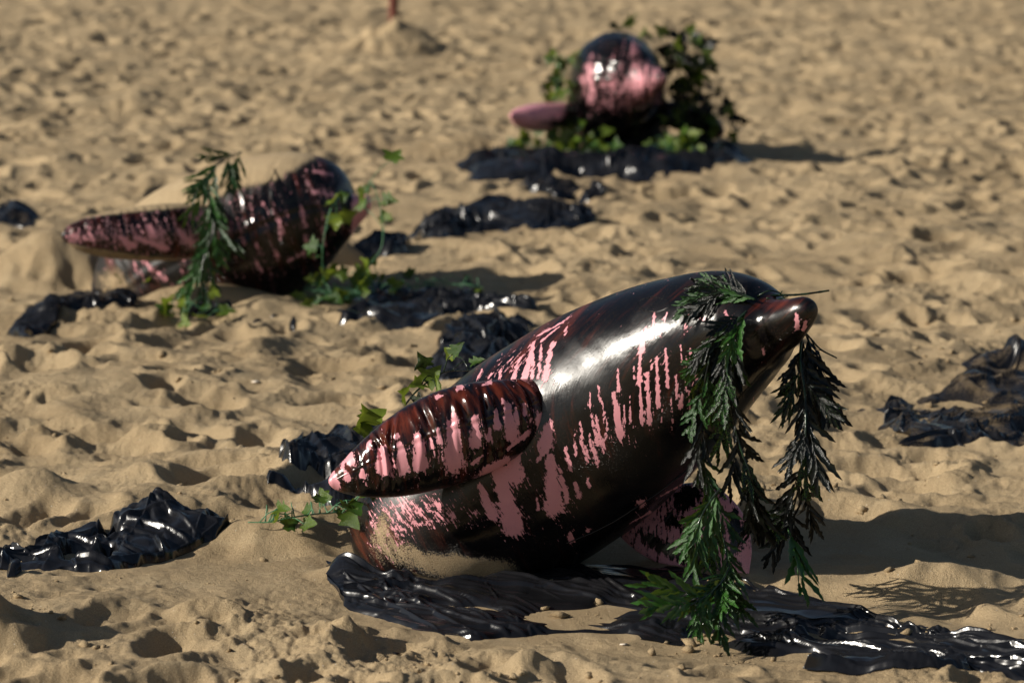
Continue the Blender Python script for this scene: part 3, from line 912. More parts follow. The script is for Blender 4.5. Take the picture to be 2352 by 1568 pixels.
def film(name, label, top, bot, ns, nt, lift=0.012, amp=0.02, cell=0.12, aniso=2.5, ang=0.0, seed=1, mat=None, roll=0.0, heap=0.0, dips=(), ragged=0.02, group=None, pl=0.012, bury=0.0, bury_cell=0.22, folds=40, flen=0.25, turn=0.35, knots=1.0, grow=0.0):
    tp, bt = G(*resample(top, ns).T), G(*resample(bot, ns).T)
    t = np.linspace(0, 1, nt)[None, :, None]
    p = tp[:, None] * (1 - t) + bt[:, None] * t
    s = np.linspace(0, 1, ns)[:, None] * np.ones((1, nt))
    t2 = np.linspace(0, 1, nt)[None, :] * np.ones((ns, 1))
    x, yv = p[..., 0], p[..., 1]
    edge = np.minimum(np.minimum(s, 1 - s) * (ns / nt), np.minimum(t2, 1 - t2)) * 2
    out = 1 - sstep(0, 0.35, edge)
    x = x + ragged * out * tin(x * 14, yv * 14, seed + 50)
    yv = yv + ragged * out * tin(x * 14, yv * 14, seed + 51)
    ca, sa = math.cos(ang), math.sin(ang)
    a = (x * ca + yv * sa) / (cell * aniso)
    b = (-x * sa + yv * ca) / cell
    a = a + 0.5 * perlin(a * 0.8, b * 0.6, seed)
    b = b + 0.5 * perlin(a * 0.8 + 9, b * 0.6, seed + 1)
    cz = tin(a, b, seed) + 0.5 * tin(a * 1.9 + 3, b * 2.1, seed + 2) + 0.15 * tin(a * 4.3, b * 4.1 + 5, seed + 3)
    fold = 0.6 * (1 - 2 * np.abs(((b * 0.9 + 0.5 * perlin(a, b, seed + 9)) % 1.0) - 0.5))
    # long straight folds and lapped layers, with a few knots of crumpling
    r_ = np.random.default_rng(seed * 13 + 1)
    pleat = np.zeros_like(x)
    span = max(np.ptp(x), np.ptp(yv))
    for kk in range(folds):
        ii, jj = r_.integers(0, ns), r_.integers(0, nt)
        fa = ang + r_.normal(0, turn)
        ux, uy = math.cos(fa), math.sin(fa)
        ex, ey = x - x[ii, jj], yv - yv[ii, jj]
        al = ex * ux + ey * uy
        L_ = flen * r_.uniform(0.4, 1.4)
        ds = -ex * uy + ey * ux + 0.10 * al * al / L_ * r_.normal() + 0.0025 * perlin(al * 18, 0 * al + kk + 0.5, seed + kk)
        tp_ = np.clip(1 - np.abs(al) / L_, 0, 1) ** 0.5
        w1, w2 = r_.uniform(0.004, 0.007), r_.uniform(0.008, 0.03)
        rid = np.where(ds < 0, np.clip(1 + ds / w1, 0, 1), np.clip(1 - ds / w2, 0, 1) ** 1.3)
        hgt_ = pl * r_.uniform(0.3, 1.0) * (1 + grow * ii / ns)
        pleat = np.maximum(pleat, hgt_ * tp_ * rid)
        if kk % 3 == 0:
            pleat = pleat + 0.25 * pl * sstep(-0.002, 0.002, ds) * tp_ * np.exp(-(np.maximum(ds, 0) / 0.06) ** 2)
    knot = knots * sstep(0.2, 0.55, perlin(x * 6.5, yv * 6.5, seed + 90))
    pleat = pleat + knot * pl * (1 + grow * s) * (0.55 * tin(x / 0.028 + yv * 9, yv / 0.022 - x * 7, seed + 91) + 0.3 * tin(x / 0.011, yv / 0.012, seed + 92))
    z = gz(x, yv)
    zs = z.copy()
    for _ in range(6):                                   # the film bridges the dents below
        zs[1:-1, 1:-1] = 0.2 * (zs[1:-1, 1:-1] + zs[2:, 1:-1] + zs[:-2, 1:-1] + zs[1:-1, 2:] + zs[1:-1, :-2])
    wgt = 0.30 + 0.70 * sstep(0, 0.5, edge)
    zz = np.maximum(zs, z - 0.004) + lift * (0.10 + 0.90 * sstep(0, 0.35, edge)) + amp * wgt * (cz * 0.5 + 0.25) + pleat * (0.15 + 0.85 * sstep(0, 0.25, edge))
    if heap:
        zz = zz + heap * sstep(0, 0.8, edge) * (0.6 + 0.4 * perlin(x * 4, yv * 4, seed + 20) + 0.7 * tin(x * 7, yv * 7, seed + 21))
    if bury:
        bn = fbm(x / bury_cell, yv / bury_cell, seed + 40, 3) + 0.55 * out
        zz = zz - bury * sstep(0.12, 0.5, bn)
    if roll:
        zz = zz + roll * np.exp(-((t2 - 0.93) / 0.05) ** 2) * (1 + 0.4 * perlin(s * 14, t2 * 2, seed + 30))
    for (qx, qy, rx, ry, dz) in dips:
        g_ = G(qx, qy)
        m_ = np.exp(-(((x - g_[0]) / rx) ** 2 + ((yv - g_[1]) / ry) ** 2) ** 1.5)
        zz = zz * (1 - m_) + (z + dz) * m_ if dz < 0 else zz + dz * m_
    org_ = np.array([x.mean(), yv.mean(), float(z.mean())])
    me_ = mesh_np(name, np.stack([x, yv, zz], -1) - org_, grid_quads(ns, nt)[:, ::-1])
    o = obj(name, me_, mat)
    o.location = tuple(org_)
    tag(o, label, 'plastic sheet', group)
    return o

film('plastic_sheet', 'long glossy black plastic sheet spread under the fern fronds and beak of the rearing dolphin',
     [(742, 1300), (790, 1308), (860, 1322), (960, 1318), (1060, 1302), (1250, 1297), (1450, 1292), (1600, 1298), (1740, 1322), (1860, 1348), (1960, 1362), (2070, 1392), (2200, 1418), (2300, 1440), (2420, 1465)],
     [(748, 1345), (785, 1378), (880, 1402), (960, 1440), (1080, 1468), (1180, 1446), (1320, 1436), (1500, 1440), (1610, 1446), (1720, 1472), (1850, 1482), (1990, 1500), (2120, 1520), (2250, 1535), (2420, 1560)],
     760, 230, lift=0.008, amp=0.006, cell=0.09, aniso=4, ang=-0.5, pl=0.011, seed=3, mat=M_BLACK, roll=0.004,
     dips=((1090, 1382, .055, .035, -.012), (1010, 1375, .03, .02, -.01), (1300, 1390, .10, .055, -.012), (1240, 1415, .09, .02, -.012), (1640, 1435, .05, .04, -.012), (770, 1318, .05, .04, .012)), ragged=0.012, bury=0.012, bury_cell=0.3, folds=90, flen=0.38, turn=0.3, knots=1.0, grow=0.8)
film('plastic_sheet', 'narrow folded strip of black plastic at the sandy front edge of the long sheet',
     [(1850, 1520), (1950, 1495), (2050, 1490), (2160, 1500), (2230, 1515)], [(1840, 1528), (1950, 1535), (2050, 1542), (2160, 1540), (2240, 1530)], 200, 50, lift=0.012, amp=0.008, cell=0.05, aniso=4, ang=-0.5, seed=9, mat=M_BLACK, ragged=0.01, pl=0.014, folds=14, knots=1.3)
film('plastic_sheet', 'crumpled black plastic bag heaped on open sand beside the ivy trail',
     [(-40, 1265), (60, 1288), (100, 1250), (170, 1225), (260, 1222), (330, 1205), (420, 1202), (500, 1210), (540, 1222)],
     [(-40, 1310), (60, 1318), (150, 1330), (210, 1338), (290, 1318), (380, 1290), (450, 1268), (510, 1250), (545, 1235)], 320, 130, lift=0.010, amp=0.032, cell=0.11, aniso=1.6, ang=-0.7, pl=0.018, seed=12, mat=M_BLACK, heap=0.02, ragged=0.02, bury=0.045, bury_cell=0.16, folds=45, flen=0.14, turn=0.8)
film('plastic_sheet', 'dark plastic bag lying in the shade behind the tip of the big flipper',
     [(690, 1030), (760, 1010), (820, 990), (880, 985), (960, 985)], [(560, 1165), (640, 1185), (720, 1190), (800, 1200), (900, 1200)], 200, 170, lift=0.012, amp=0.035, cell=0.12, aniso=1.6, ang=0.9, seed=15, mat=M_DUSTY, heap=0.02, bury=0.04, bury_cell=0.2, pl=0.02, folds=30, turn=0.6)
film('plastic_sheet', 'dusty grey plastic sheet half covered by sand on the beach right of the raised beak',
     [(1985, 940), (2050, 930), (2110, 950), (2190, 900), (2260, 850), (2340, 825), (2440, 805)], [(1995, 975), (2060, 1000), (2090, 1040), (2150, 1062), (2230, 1066), (2330, 1055), (2440, 1055)], 280, 200, lift=0.010, amp=0.03, cell=0.14, aniso=2.2, ang=0.5, seed=18, mat=M_GREY, heap=0.01,
     dips=((2330, 870, .16, .07, .06), (2200, 945, .09, .08, -.02), (2110, 985, .05, .06, -.02), (2170, 1050, .06, .03, -.02)), ragged=0.05, bury=0.03, bury_cell=0.22, pl=0.02, folds=40, turn=0.6)
film('plastic_sheet', 'black plastic strip in the shadow under the half buried dolphin\'s ivy',
     [(800, 690), (860, 655), (930, 650), (1010, 655), (1090, 680), (1170, 700), (1250, 722)], [(760, 730), (850, 745), (930, 755), (1010, 745), (1060, 735), (1150, 735), (1250, 735)], 220, 110, lift=0.012, amp=0.035, cell=0.1, aniso=1.8, seed=22, ang=-0.6, pl=0.03, mat=M_BLACK, heap=0.01, bury=0.03, folds=40, turn=0.8)
film('plastic_sheet', 'crumpled black bag between the rearing dolphin\'s back and the half buried dolphin\'s shadow',
     [(1010, 770), (1060, 750), (1130, 742), (1200, 745), (1240, 755)], [(960, 850), (1020, 890), (1080, 880), (1150, 850), (1230, 800)], 160, 130, lift=0.015, amp=0.045, cell=0.11, aniso=1.4, seed=25, ang=-0.6, pl=0.03, mat=M_BLACK, heap=0.02, bury=0.03, folds=40, turn=0.8)
film('plastic_sheet', 'low crumpled black bag lying on open sand before the ivy wrapped dolphin',
     [(945, 530), (1000, 500), (1070, 495), (1150, 478), (1230, 482), (1310, 500), (1390, 515)], [(950, 560), (1020, 572), (1090, 545), (1170, 545), (1250, 548), (1330, 535), (1400, 528)], 240, 110, lift=0.015, amp=0.05, cell=0.12, aniso=1.5, seed=28, ang=-0.6, pl=0.04, mat=M_BLACK, heap=0.02, ragged=0.05, bury=0.04, bury_cell=0.3, folds=40, turn=0.8)
film('plastic_sheet', 'broad black bag spread under the chin of the ivy wrapped dolphin',
     [(1060, 385), (1130, 362), (1230, 352), (1330, 362), (1450, 370), (1560, 362), (1640, 345), (1720, 355)], [(1062, 412), (1130, 428), (1240, 424), (1330, 418), (1450, 424), (1540, 426), (1640, 416), (1730, 392)], 300, 110, lift=0.03, amp=0.05, cell=0.12, aniso=1.8, seed=31, ang=-0.6, pl=0.045, mat=M_BLACK, heap=0.02, ragged=0.05, bury=0.02, bury_cell=0.3, folds=40, turn=0.8)
film('plastic_sheet', 'torn shreds of black plastic trodden into sand between two black bags',
     [(1190, 425), (1260, 420), (1330, 428), (1410, 440)], [(1190, 445), (1270, 452), (1340, 452), (1410, 448)], 130, 60, lift=0.004, amp=0.05, cell=0.10, aniso=2, seed=34, ang=-0.6, pl=0.03, mat=M_DUSTY, ragged=0.06, bury=0.05, folds=40, turn=0.8)
film('plastic_sheet', 'pointed scrap of black bag on the sand bank below the half buried flipper',
     [(15, 745), (60, 730), (120, 715), (150, 690), (200, 680), (260, 690), (320, 705)], [(15, 775), (60, 790), (120, 760), (160, 725), (210, 722), (260, 715), (320, 715)], 180, 80, lift=0.01, amp=0.03, cell=0.1, aniso=1.3, seed=37, ang=-0.6, pl=0.018, mat=M_DUSTY, heap=0.008, ragged=0.03, bury=0.03, folds=40, turn=0.8)
film('plastic_sheet', 'thin edge of black plastic showing beneath the low sand bank and green leaf sprigs',
     [(400, 712), (480, 704), (560, 716), (640, 722), (690, 735)], [(400, 722), (480, 722), (560, 738), (640, 742), (690, 748)], 140, 50, lift=0.006, amp=0.03, cell=0.08, aniso=2.5, seed=41, mat=M_BLACK, ragged=0.03, bury=0.05, folds=15)
film('plastic_sheet', 'small black plastic scrap lying on sand beyond the ivy on the pink beak',
     [(800, 570), (850, 556), (900, 560), (945, 572)], [(805, 585), (860, 594), (910, 592), (945, 584)], 120, 60, lift=0.015, amp=0.045, cell=0.10, aniso=1.4, seed=44, ang=-0.6, pl=0.03, mat=M_BLACK, heap=0.015, ragged=0.03, bury=0.03, folds=40, turn=0.8)
film('plastic_sheet', 'small torn black scrap alone on sand below the crumpled bag heap',
     [(18, 1335), (36, 1326), (52, 1330)], [(20, 1352), (38, 1350), (54, 1344)], 50, 40, lift=0.008, amp=0.012, cell=0.03, aniso=1.3, seed=47, mat=M_BLACK, heap=0.012, ragged=0.004, folds=8, flen=0.03, pl=0.006)
film('plastic_sheet', 'dark scrap of plastic on sand behind the half buried flipper tip',
     [(-20, 505), (20, 490), (60, 500), (90, 520)], [(-20, 545), (20, 550), (60, 540), (90, 530)], 100, 60, lift=0.01, amp=0.045, cell=0.10, aniso=1.3, seed=49, mat=M_DUSTY, heap=0.01, ragged=0.05, bury=0.08, folds=20)
# ------------------------------------------------------------------ fern garlands
def frond_mesh(seed, lobes=5):
    r_ = np.random.default_rng(seed)
    V_, T_ = [], []
    def blade(p0, d_, L, w, droop):
        d_ = d_ / np.linalg.norm(d_)
        nrm = np.array([-d_[1], d_[0], 0])
        k0 = len(V_)
        fr = [(0, 0.28), (0.3, 0.85), (0.45, 0.62), (0.6, 1.0), (0.72, 0.5), (0.82, 0.62), (1.0, 0.0)]
        for f_, ww in fr:
            c = p0 + d_ * L * f_ + np.array([0, 0, -droop * f_ * f_])
            jag = 1 + 0.25 * r_.standard_normal()
            if ww == 0:
                V_.append(c)
            else:
                V_.append(c + nrm * w * ww * jag + np.array([0, 0, 0.25 * w])); V_.append(c - np.array([0, 0, 0.12 * w])); V_.append(c - nrm * w * ww + np.array([0, 0, 0.25 * w]))
        for s_ in range(5):
            a_, b_ = k0 + 3 * s_, k0 + 3 * s_ + 3
            for q_ in (0, 1):
                T_.append((a_ + q_, a_ + q_ + 1, b_ + q_ + 1)); T_.append((a_ + q_, b_ + q_ + 1, b_ + q_))
        e = k0 + 15
        T_.append((e, e + 1, e + 3)); T_.append((e + 1, e + 2, e + 3))
    Lr = 1.0
    curl = r_.uniform(-0.25, 0.35)
    for k in range(lobes):
        f_ = 0.12 + 0.78 * k / (lobes - 1)
        p0 = np.array([f_ * 0.82, 0.0, -curl * f_ * f_])
        L = (0.26 + 0.36 * math.sin(math.pi * min(1, f_ * 0.85 + 0.12))) * r_.uniform(0.8, 1.15)
        for s_ in (1, -1):
            if r_.random() < 0.05: continue
            an = math.radians(r_.uniform(10, 40) * (1.15 - 0.45 * f_)) * s_
            L = L * r_.uniform(0.75, 1.15)
            blade(p0 + np.array([0.07 * (s_ > 0) + r_.uniform(-0.03, 0.03), 0, 0]), np.array([math.cos(an), math.sin(an), r_.uniform(-0.12, 0.12)]), L, 0.050 * r_.uniform(0.8, 1.25), 0.16 * r_.uniform(-0.8, 1.5))
    blade(np.array([0.72, 0, -curl * 0.5]), np.array([1, 0.03, -curl]), 0.32, 0.04, 0.02)
    # midrib
    rib = np.array([(t_, 0, -curl * (t_ / 0.82) ** 2 - 0.004) for t_ in np.linspace(-0.05, 0.85, 6)])
    tv_, tq_, tt2 = tube(rib, np.linspace(0.016, 0.006, 6), 4)
    k0 = len(V_)
    V_ = list(V_) + list(tv_)
    for q_ in tq_:
        T_.append((k0 + q_[0], k0 + q_[1], k0 + q_[2])); T_.append((k0 + q_[0], k0 + q_[2], k0 + q_[3]))
    return mesh_np('leaf', np.array(V_), None, np.array(T_), True)
FRONDS = [frond_mesh(100 + k, 5 + k % 2) for k in range(7)]
for f_ in FRONDS: f_.materials.append(M_FERN)

prng = random.Random(5)
def basis(dx, nz, loc, scale):
    X_ = Vector(dx).normalized()
    Z_ = Vector(nz)
    Z_ = (Z_ - X_ * Z_.dot(X_))
    if Z_.length < 1e-4: Z_ = X_.orthogonal()
    Z_.normalize()
    Y_ = Z_.cross(X_)
    m_ = Matrix((X_, Y_, Z_)).transposed().to_4x4()
    return Matrix.Translation(Vector(loc)) @ m_ @ Matrix.Diagonal((scale, scale, scale, 1))

def garland(label, pts, leaf_at, oil, size=0.105, face=(0, -1, 0.25), spread=0.4, droop=0.55, group=None, rstem=0.0028, clear=0.012, flat=1.0):
    """pts: (px, py, Y) along the stem; leaf_at: number of leaves."""
    w = np.array([P(a, b, c) if c else surf_point(V_FRONT, a, b, 0.014)[0] for a, b, c in pts])
    w = catmull(w, 60)
    w[:, 2] = np.maximum(w[:, 2], gz(w[:, 0], w[:, 1]) + clear)
    base = w[-1].copy(); base[2] = float(gz(base[0], base[1]))
    e = thing('fern_garland', base, label, 'fern', group)
    tv_, tq_, tt2 = tube(w, np.linspace(rstem, rstem * 0.6, 60), 6)
    obj('stem', mesh_np('stem', tv_ - base, tq_, tt2), M_STEM, e)
    tan = np.gradient(w, axis=0)
    leaf_at = int(leaf_at * 1.05)
    for k in range(leaf_at):
        f_ = (k + 0.3) / leaf_at
        i_ = min(59, int(f_ * 59))
        t_ = tan[i_] / np.linalg.norm(tan[i_])
        sgn = 1 if k % 2 else -1
        sd_ = np.cross(t_, np.array(face)); sd_ /= np.linalg.norm(sd_) + 1e-9
        dr = t_ * 0.8 + sd_ * sgn * spread * prng.uniform(0.1, 1.35) + np.array([0, 0, -droop * prng.uniform(0.3, 1.0)]) + np.array(face) * prng.uniform(-0.10, 0.22)
        L = size * prng.uniform(0.8, 1.2)
        tip = w[i_] + dr / np.linalg.norm(dr) * L
        floor_ = float(gz(tip[0], tip[1])) + clear
        if tip[2] < floor_:
            dr = dr / np.linalg.norm(dr) * L
            dr[2] = max(dr[2], floor_ - w[i_][2])
            dr = dr + np.array([sgn * 0.02, -0.02, 0])
        nz_ = np.array(face) + np.array([prng.uniform(-0.7, 0.7), 0, prng.uniform(-0.5, 0.5)]) * flat
        lf = obj('leaf', FRONDS[prng.randrange(len(FRONDS))], None, e)
        lf.matrix_local = basis(dr, nz_, w[i_] - base, L)
        lf['oil'] = float(min(1, max(0, (oil(f_) if callable(oil) else oil) + prng.uniform(-0.28, 0.2))))
    return e

garland('oily green fern strand hanging down the cheek nearest the big flipper to the plastic sheet', [(1675, 730, 5.697), (1640, 795, 5.683), (1618, 880, 5.675), (1608, 1000, 5.671), (1628, 1120, 5.666), (1660, 1230, 5.650), (1670, 1300, 5.610), (1655, 1345, 5.530)], 17, lambda f: 0.72 - 0.35 * f, 0.10, spread=0.26)
garland('oily fern strand hanging from the mouth corner before the throat of the rearing dolphin', [(1682, 740, 5.700), (1672, 810, 5.669), (1672, 905, 5.653), (1692, 1000, 5.655), (1722, 1090, 5.645), (1742, 1150, 5.671), (1748, 1180, 5.730)], 14, 0.72, 0.10, spread=0.24)
garland('long dark fern strand hanging free from the beak tip of the rearing dolphin', [(1842, 770, 5.766), (1838, 830, 5.737), (1848, 900, 5.702), (1850, 1000, 5.660), (1838, 1100, 5.682), (1820, 1180, 5.750), (1810, 1235, 5.720)], 15, lambda f: 0.80 - 0.28 * max(0, f - 0.6) / 0.4, 0.118, spread=0.5)
garland('short dark fern tuft dangling just behind the long strand under the beak', [(1852, 768, 5.799), (1862, 800, 5.783), (1868, 840, 5.770), (1874, 880, 5.760)], 6, 0.9, 0.105)
garland('bright green fern sprig lying over the pink flipper under the chin', [(1655, 1120, 5.633), (1625, 1160, 5.620), (1605, 1200, 5.607), (1590, 1250, 5.605)], 7, 0.18, 0.085, spread=0.6)
garland('green fern ends trailing on the plastic sheet at the foot of the hanging strands', [(1675, 1300, 5.610), (1660, 1330, 5.550), (1625, 1365, 5.490), (1585, 1390, 5.448)], 10, 0.30, 0.105, spread=0.7, droop=0.25)
garland('oil black fern fronds lying flat over the forehead of the rearing dolphin', [(1742, 700, None), (1718, 690, None), (1690, 684, None), (1660, 684, None), (1630, 690, None)], 9, 0.62, 0.085, face=(-0.15, -0.95, 0.3), spread=0.28, droop=0.12, flat=0.3)
garland('oily fern tuft clinging to the cheek below the forehead of the rearing dolphin', [(1715, 715, 5.699), (1690, 740, 5.677), (1660, 780, 5.687), (1640, 820, 5.690)], 8, 0.55, 0.10, spread=0.55, droop=0.3)
garland('dusty fern frond draped over the back of the half buried dolphin', [(555, 350, 9.70), (520, 365, 9.62), (485, 395, 9.55), (475, 430, 9.5), (485, 480, 9.48), (490, 530, 9.45), (470, 590, 9.42), (460, 630, 9.40)], 17, 0.34, 0.125, spread=0.6, clear=0.02)

# bare twig lying along the beak, and one under the chin
def twig(label, pts, r, mat=M_STEM, name='twig', cat='twig', extra=()):
    w = catmull(np.array([P(*p_) for p_ in pts]), 40)
    base = w[0].copy()
    parts = [tube(w, np.linspace(r, r * 0.7, 40) * (1 + 0.25 * (np.arange(40) % 9 == 0)), 7)]
    for ex in extra:
        parts.append(tube(catmull(np.array([P(*p_) for p_ in ex]), 16), np.linspace(r * 0.6, r * 0.35, 16), 5))
    a_, b_, c_ = merge(parts)
    o = obj(name, mesh_np(name, a_ - base, b_, c_), mat)
    o.location = tuple(base)
    return tag(o, label, cat)
twig('thin black twig resting along the top of the raised beak', [(1700, 700, 5.750), (1745, 682, 5.762), (1790, 678, 5.776), (1840, 676, 5.766), (1905, 667, 5.760)], 0.0028,
     extra=[[(1740, 680, 5.755), (1765, 668, 5.750), (1790, 672, 5.756), (1802, 685, 5.759)], [(1790, 678, 5.766), (1797, 668, 5.762)], [(1760, 684, 5.753), (1780, 689, 5.752), (1810, 680, 5.754)]])
twig('dark twig jutting out under the tip of the raised beak', [(1845, 760, 5.773), (1860, 775, 5.764), (1885, 802, 5.760), (1922, 822, 5.770)], 0.0022, extra=[[(1862, 777, 5.763), (1875, 800, 5.750), (1893, 806, 5.750)]])

# ------------------------------------------------------------------ ivy
def ivy_mesh(seed):
    r_ = np.random.default_rng(seed)
    half = [(-0.02, 0.0), (-0.16, 0.22), (-0.10, 0.46), (0.16, 0.36), (0.26, 0.60), (0.40, 0.52), (0.52, 0.27), (0.78, 0.14), (1.0, 0.0)]
    half = [(x_ + 0.03 * r_.standard_normal() * (y_ > 0), y_ * (1 + 0.12 * r_.standard_normal())) for x_, y_ in half]
    fold, curl = r_.uniform(0.15, 0.5), r_.uniform(-0.35, 0.35)
    V_, T_ = [], []
    mid = [0.0, 0.18, 0.36, 0.55, 1.0]
    for x_ in mid: V_.append((x_, 0, -curl * x_ * x_))
    for s_ in (1, -1):
        k0 = len(V_)
        for x_, y_ in half[1:-1]:
            V_.append((x_, s_ * y_, abs(y_) * fold - curl * x_ * x_ + 0.05 * r_.standard_normal()))
        ring_ = [k0 + i for i in range(7)]
        fan = [(0, 0, 1), (0, 1, 2), (1, 2, 3), (1, 3, 4), (2, 4, 5), (2, 5, 6), (3, 6, None)]
        tri = [(0, ring_[0], ring_[1]), (0, ring_[1], 1), (1, ring_[1], ring_[2]), (1, ring_[2], 2), (2, ring_[2], ring_[3]), (2, ring_[3], ring_[4]), (2, ring_[4], 3), (3, ring_[4], ring_[5]), (3, ring_[5], ring_[6]), (3, ring_[6], 4)]
        for t_ in tri:
            T_.append(t_ if s_ < 0 else t_[::-1])
    return mesh_np('leaf', np.array(V_), None, np.array(T_), True)
IVY = [ivy_mesh(200 + k) for k in range(6)]
for f_ in IVY: f_.materials.append(M_IVY)

def ivy(label, pts, leaves, size, oil=0.1, stem=M_TEND, tendrils=0, r=0.0022, jitter=0.05, seed=1, group=None, clear=0.008, up=0.4):
    """pts: stem in world space; leaves: count or list of (fraction, px, py) fixed leaf bases."""
    q_ = random.Random(seed)
    w = catmull(np.array(pts, float), 60)
    w[:, 2] = np.maximum(w[:, 2], gz(w[:, 0], w[:, 1]) + clear)
    base = w[0].copy(); base[2] = float(gz(base[0], base[1]))
    e = thing('ivy_vine', base, label, 'ivy', group)
    parts = [tube(w, np.linspace(r, r * 0.6, 60), 5)]
    for k in range(leaves):
        i_ = min(59, int((k + q_.random()) / leaves * 59))
        off_ = np.array([q_.gauss(0, 1), q_.gauss(0, 1), q_.gauss(0, 0.7) + 0.2]) * jitter
        p_ = w[i_] + off_
        p_[2] = max(p_[2], float(gz(p_[0], p_[1])) + clear)
        L = size * q_.uniform(0.7, 1.25)
        d_ = off_ / (np.linalg.norm(off_) + 1e-6) + np.array([q_.uniform(-.6, .6), q_.uniform(-.9, .3), q_.uniform(-.5, .4)])
        if p_[2] + d_[2] * L < gz(p_[0], p_[1]) + clear: d_[2] = abs(d_[2]) * 0.4
        n_ = np.array([q_.uniform(-.7, .5), -1 + q_.uniform(-.3, .6), up + q_.uniform(-.3, .6)])
        lf = obj('leaf', IVY[q_.randrange(len(IVY))], None, e)
        lf.matrix_local = basis(d_, n_, p_ - base, L)
        lf['oil'] = float(min(1, max(0, oil + q_.uniform(-0.2, 0.2))))
        mid_ = (w[i_] + p_) / 2 + np.array([0, 0, 0.3 * jitter])
        parts.append(tube(catmull(np.array([w[i_], mid_, p_]), 7), r * 0.55, 4))
    a_, b_, c_ = merge(parts)
    obj('stem', mesh_np('stem', a_ - base, b_, c_), stem, e)
    for k in range(tendrils):
        i_ = q_.randrange(10, 58)
        p0 = w[i_]
        L = size * q_.uniform(0.8, 1.6)
        a0 = q_.uniform(0, 6.28)
        hh = np.array([math.cos(a0), math.sin(a0) * 0.6, 0])
        c_pts = [p0, p0 + hh * L * 0.4 + np.array([0, 0, L * q_.uniform(0.1, 0.6)]), p0 + hh * L * 0.9 + np.array([0, 0, L * q_.uniform(0.0, 0.8)]), p0 + hh * L * 1.2 + np.array([0, 0, L * q_.uniform(-0.1, 0.7)])]
        c_pts = np.array(c_pts)
        c_pts[:, 2] = np.maximum(c_pts[:, 2], gz(c_pts[:, 0], c_pts[:, 1]) + 0.004)
        a_, b_, c_ = tube(catmull(c_pts, 14), np.linspace(0.0018, 0.0010, 14), 5)
        obj('tendril', mesh_np('tendril', a_ - base, b_, c_), M_TEND, e)
    return e

def W(*pts): return [P(*p_) for p_ in pts]
def gpath(pts, z=0.015):
    out = []
    for a, b in pts:
        g_ = GG(a, b); g_[2] += z; out.append(g_)
    return out
ivy('green ivy trail with curling tendrils on sand beside the lower body of the rearing dolphin', gpath([(810, 1190), (770, 1200), (720, 1212), (660, 1215), (620, 1225), (570, 1225)], 0.025), 8, 0.031, 0.08, tendrils=14, seed=3, jitter=0.022)
ivy('dark ivy sprig rising behind the top edge of the big flipper', [P(930, 930, 6.14), P(960, 895, 6.16), P(1000, 865, 6.18), P(1030, 852, 6.2), P(1080, 850, 6.25)], 9, 0.040, 0.40, stem=M_STEM, seed=8, jitter=0.035)
ivy('single yellow green ivy leaves behind the tip of the big flipper', [P(870, 1000, 6.05), P(850, 985, 6.05), P(835, 975, 6.05), P(830, 968, 6.05)], 3, 0.055, 0.0, seed=12, jitter=0.012)
ivy('ivy leaves tucked under the flipper beside the lower body', [P(835, 1155, 6.06), P(810, 1150, 6.05), P(790, 1150, 6.04), P(770, 1160, 6.03)], 4, 0.055, 0.3, seed=15, jitter=0.015)
ivy('yellow green ivy strand hanging from the pink beak tip of the half buried dolphin', W((780, 450, 9.56), (758, 485, 9.50), (742, 560, 9.48), (742, 630, 9.50), (755, 690, 9.55)), 11, 0.052, 0.10, seed=21, jitter=0.03, up=0.2)
ivy('ivy strand looping from the beak down past the shadow of the half buried dolphin', W((838, 480, 9.68), (850, 418, 9.66), (872, 470, 9.64), (878, 560, 9.62), (845, 620, 9.6), (862, 655, 9.6)), 9, 0.052, 0.15, seed=25, jitter=0.035, up=0.2)
ivy('bushy green ivy heap on the ground below the beak of the half buried dolphin', gpath([(700, 690), (750, 700), (790, 715), (830, 705), (880, 690), (900, 680)], 0.04), 26, 0.044, 0.18, tendrils=26, seed=28, jitter=0.05)
ivy('green grassy strand trailing over the black plastic strip', gpath([(900, 700), (980, 690), (1060, 685), (1110, 695)], 0.05), 8, 0.05, 0.4, tendrils=14, seed=30, jitter=0.04)
ivy('small green ivy sprig on the low sand bank, under two leaves wide', gpath([(470, 745), (500, 720), (455, 735)], 0.02), 5, 0.05, 0.15, seed=33, jitter=0.02)
ivy('small green ivy sprig with upright leaf on the sand bank', gpath([(380, 750), (410, 735), (440, 725)], 0.02), 6, 0.05, 0.15, tendrils=4, seed=35, jitter=0.02)
ivy('low ivy leaves along the buried belly of the dolphin heaped with sand', gpath([(300, 680), (360, 672), (430, 668)], 0.02), 6, 0.05, 0.3, seed=38, jitter=0.025)
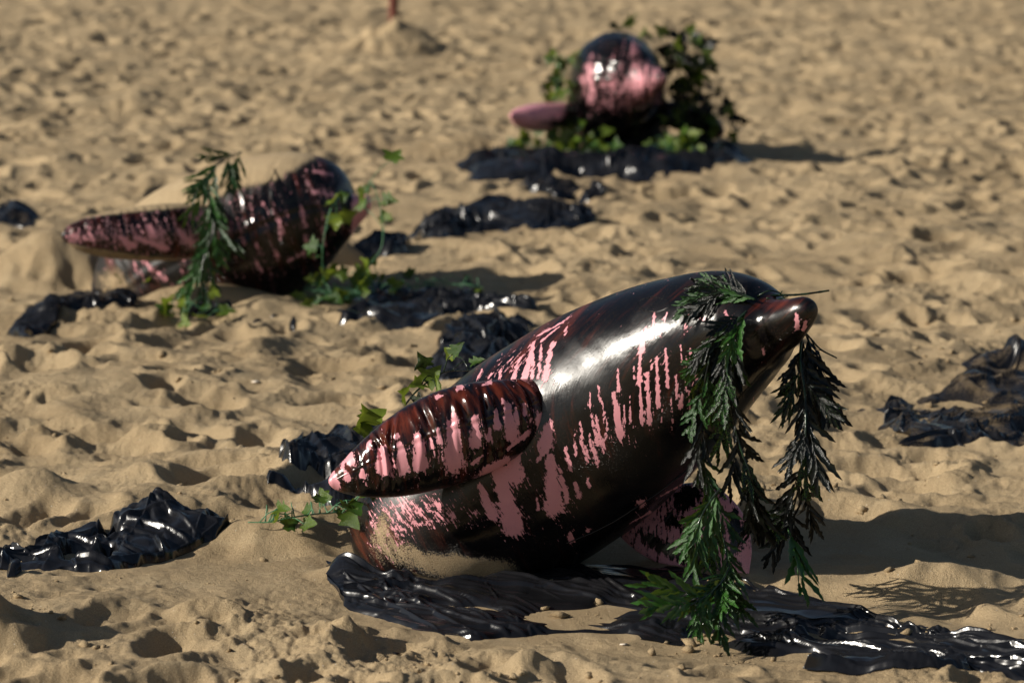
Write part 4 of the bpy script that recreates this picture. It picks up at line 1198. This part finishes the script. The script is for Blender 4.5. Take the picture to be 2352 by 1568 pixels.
# on the dolphin that faces the camera
ivy('thick dark ivy mass climbing the shaded side of the face on dolphin', W((1600, 370, 13.95), (1570, 320, 13.9), (1590, 260, 13.95), (1560, 200, 14.0), (1585, 150, 14.05), (1560, 130, 14.1), (1545, 115, 14.1)), 130, 0.058, 0.62, stem=M_STEM, seed=51, jitter=0.06)
ivy('dark ivy spilling over the far flipper of the face on dolphin', W((1640, 350, 14.0), (1615, 300, 13.95), (1620, 250, 13.98), (1600, 200, 14.0)), 70, 0.056, 0.62, stem=M_STEM, seed=53, jitter=0.065)
ivy('ivy runner down the sunlit cheek of the face on dolphin', W((1310, 130, 14.0), (1290, 180, 13.95), (1275, 220, 13.92), (1300, 280, 13.85), (1310, 330, 13.8)), 60, 0.05, 0.45, seed=55, jitter=0.04)
ivy('bright ivy leaves bunched under the chin of the face on dolphin', W((1245, 345, 13.75), (1285, 345, 13.7), (1320, 352, 13.65), (1365, 350, 13.65), (1390, 345, 13.7)), 60, 0.052, 0.25, seed=57, jitter=0.06)
ivy('green ivy clump at the foot of the shaded ivy mass', W((1500, 350, 13.8), (1550, 345, 13.75), (1590, 340, 13.75)), 30, 0.054, 0.2, tendrils=10, seed=59, jitter=0.06)
ivy('few ivy leaves standing over the crown of the face on dolphin', W((1430, 66, 14.1), (1450, 48, 14.1), (1470, 60, 14.12), (1490, 72, 14.12)), 6, 0.06, 0.5, stem=M_STEM, seed=61, jitter=0.02)
ivy('stray ivy leaves on the sand beside the pink flipper', W((1190, 330, 13.75), (1215, 335, 13.7), (1245, 345, 13.7)), 6, 0.06, 0.3, seed=63, jitter=0.04)

# ------------------------------------------------------------------ post, shells, twigs on the sand
gp = G(905, 105)
pz = float(gz(gp[0], gp[1])) - 0.25
pp = np.array([(gp[0] + 0.004 * math.sin(k), gp[1], pz + k * 0.1) for k in range(22)])
tv_, tq_, tt2 = tube(pp, np.array([0.036 + 0.0015 * math.sin(k * 2.1) for k in range(22)]), 20)
bs = np.array([gp[0], gp[1], pz + 0.25])
po = obj('post', mesh_np('post', tv_ - bs, tq_, tt2), M_RUST)
po.location = tuple(bs)
tag(po, 'rust red metal post standing in a cone of sand', 'post')

def chip(px_, py_, s, label, mat, cat, name):
    g_ = GG(px_, py_)
    a_ = ico * s * np.array([1.3, 0.9, 0.35]) * (1 + 0.2 * rng.standard_normal((12, 1)))
    o = obj(name, mesh_np(name, a_, None, icof), mat)
    o.location = (g_[0], g_[1], g_[2] + s * 0.3)
    return tag(o, label, cat)
chip(588, 880, 0.009, 'pale shell fragment on smooth sand behind the big flipper', M_SHELL, 'shell', 'shell')
chip(1434, 1480, 0.006, 'tiny white shell chip on sand before the plastic sheet', M_SHELL, 'shell', 'shell')
chip(910, 1502, 0.007, 'small black lump of tar on the sand in the foreground', M_CHAR, 'tar lump', 'tar_lump')
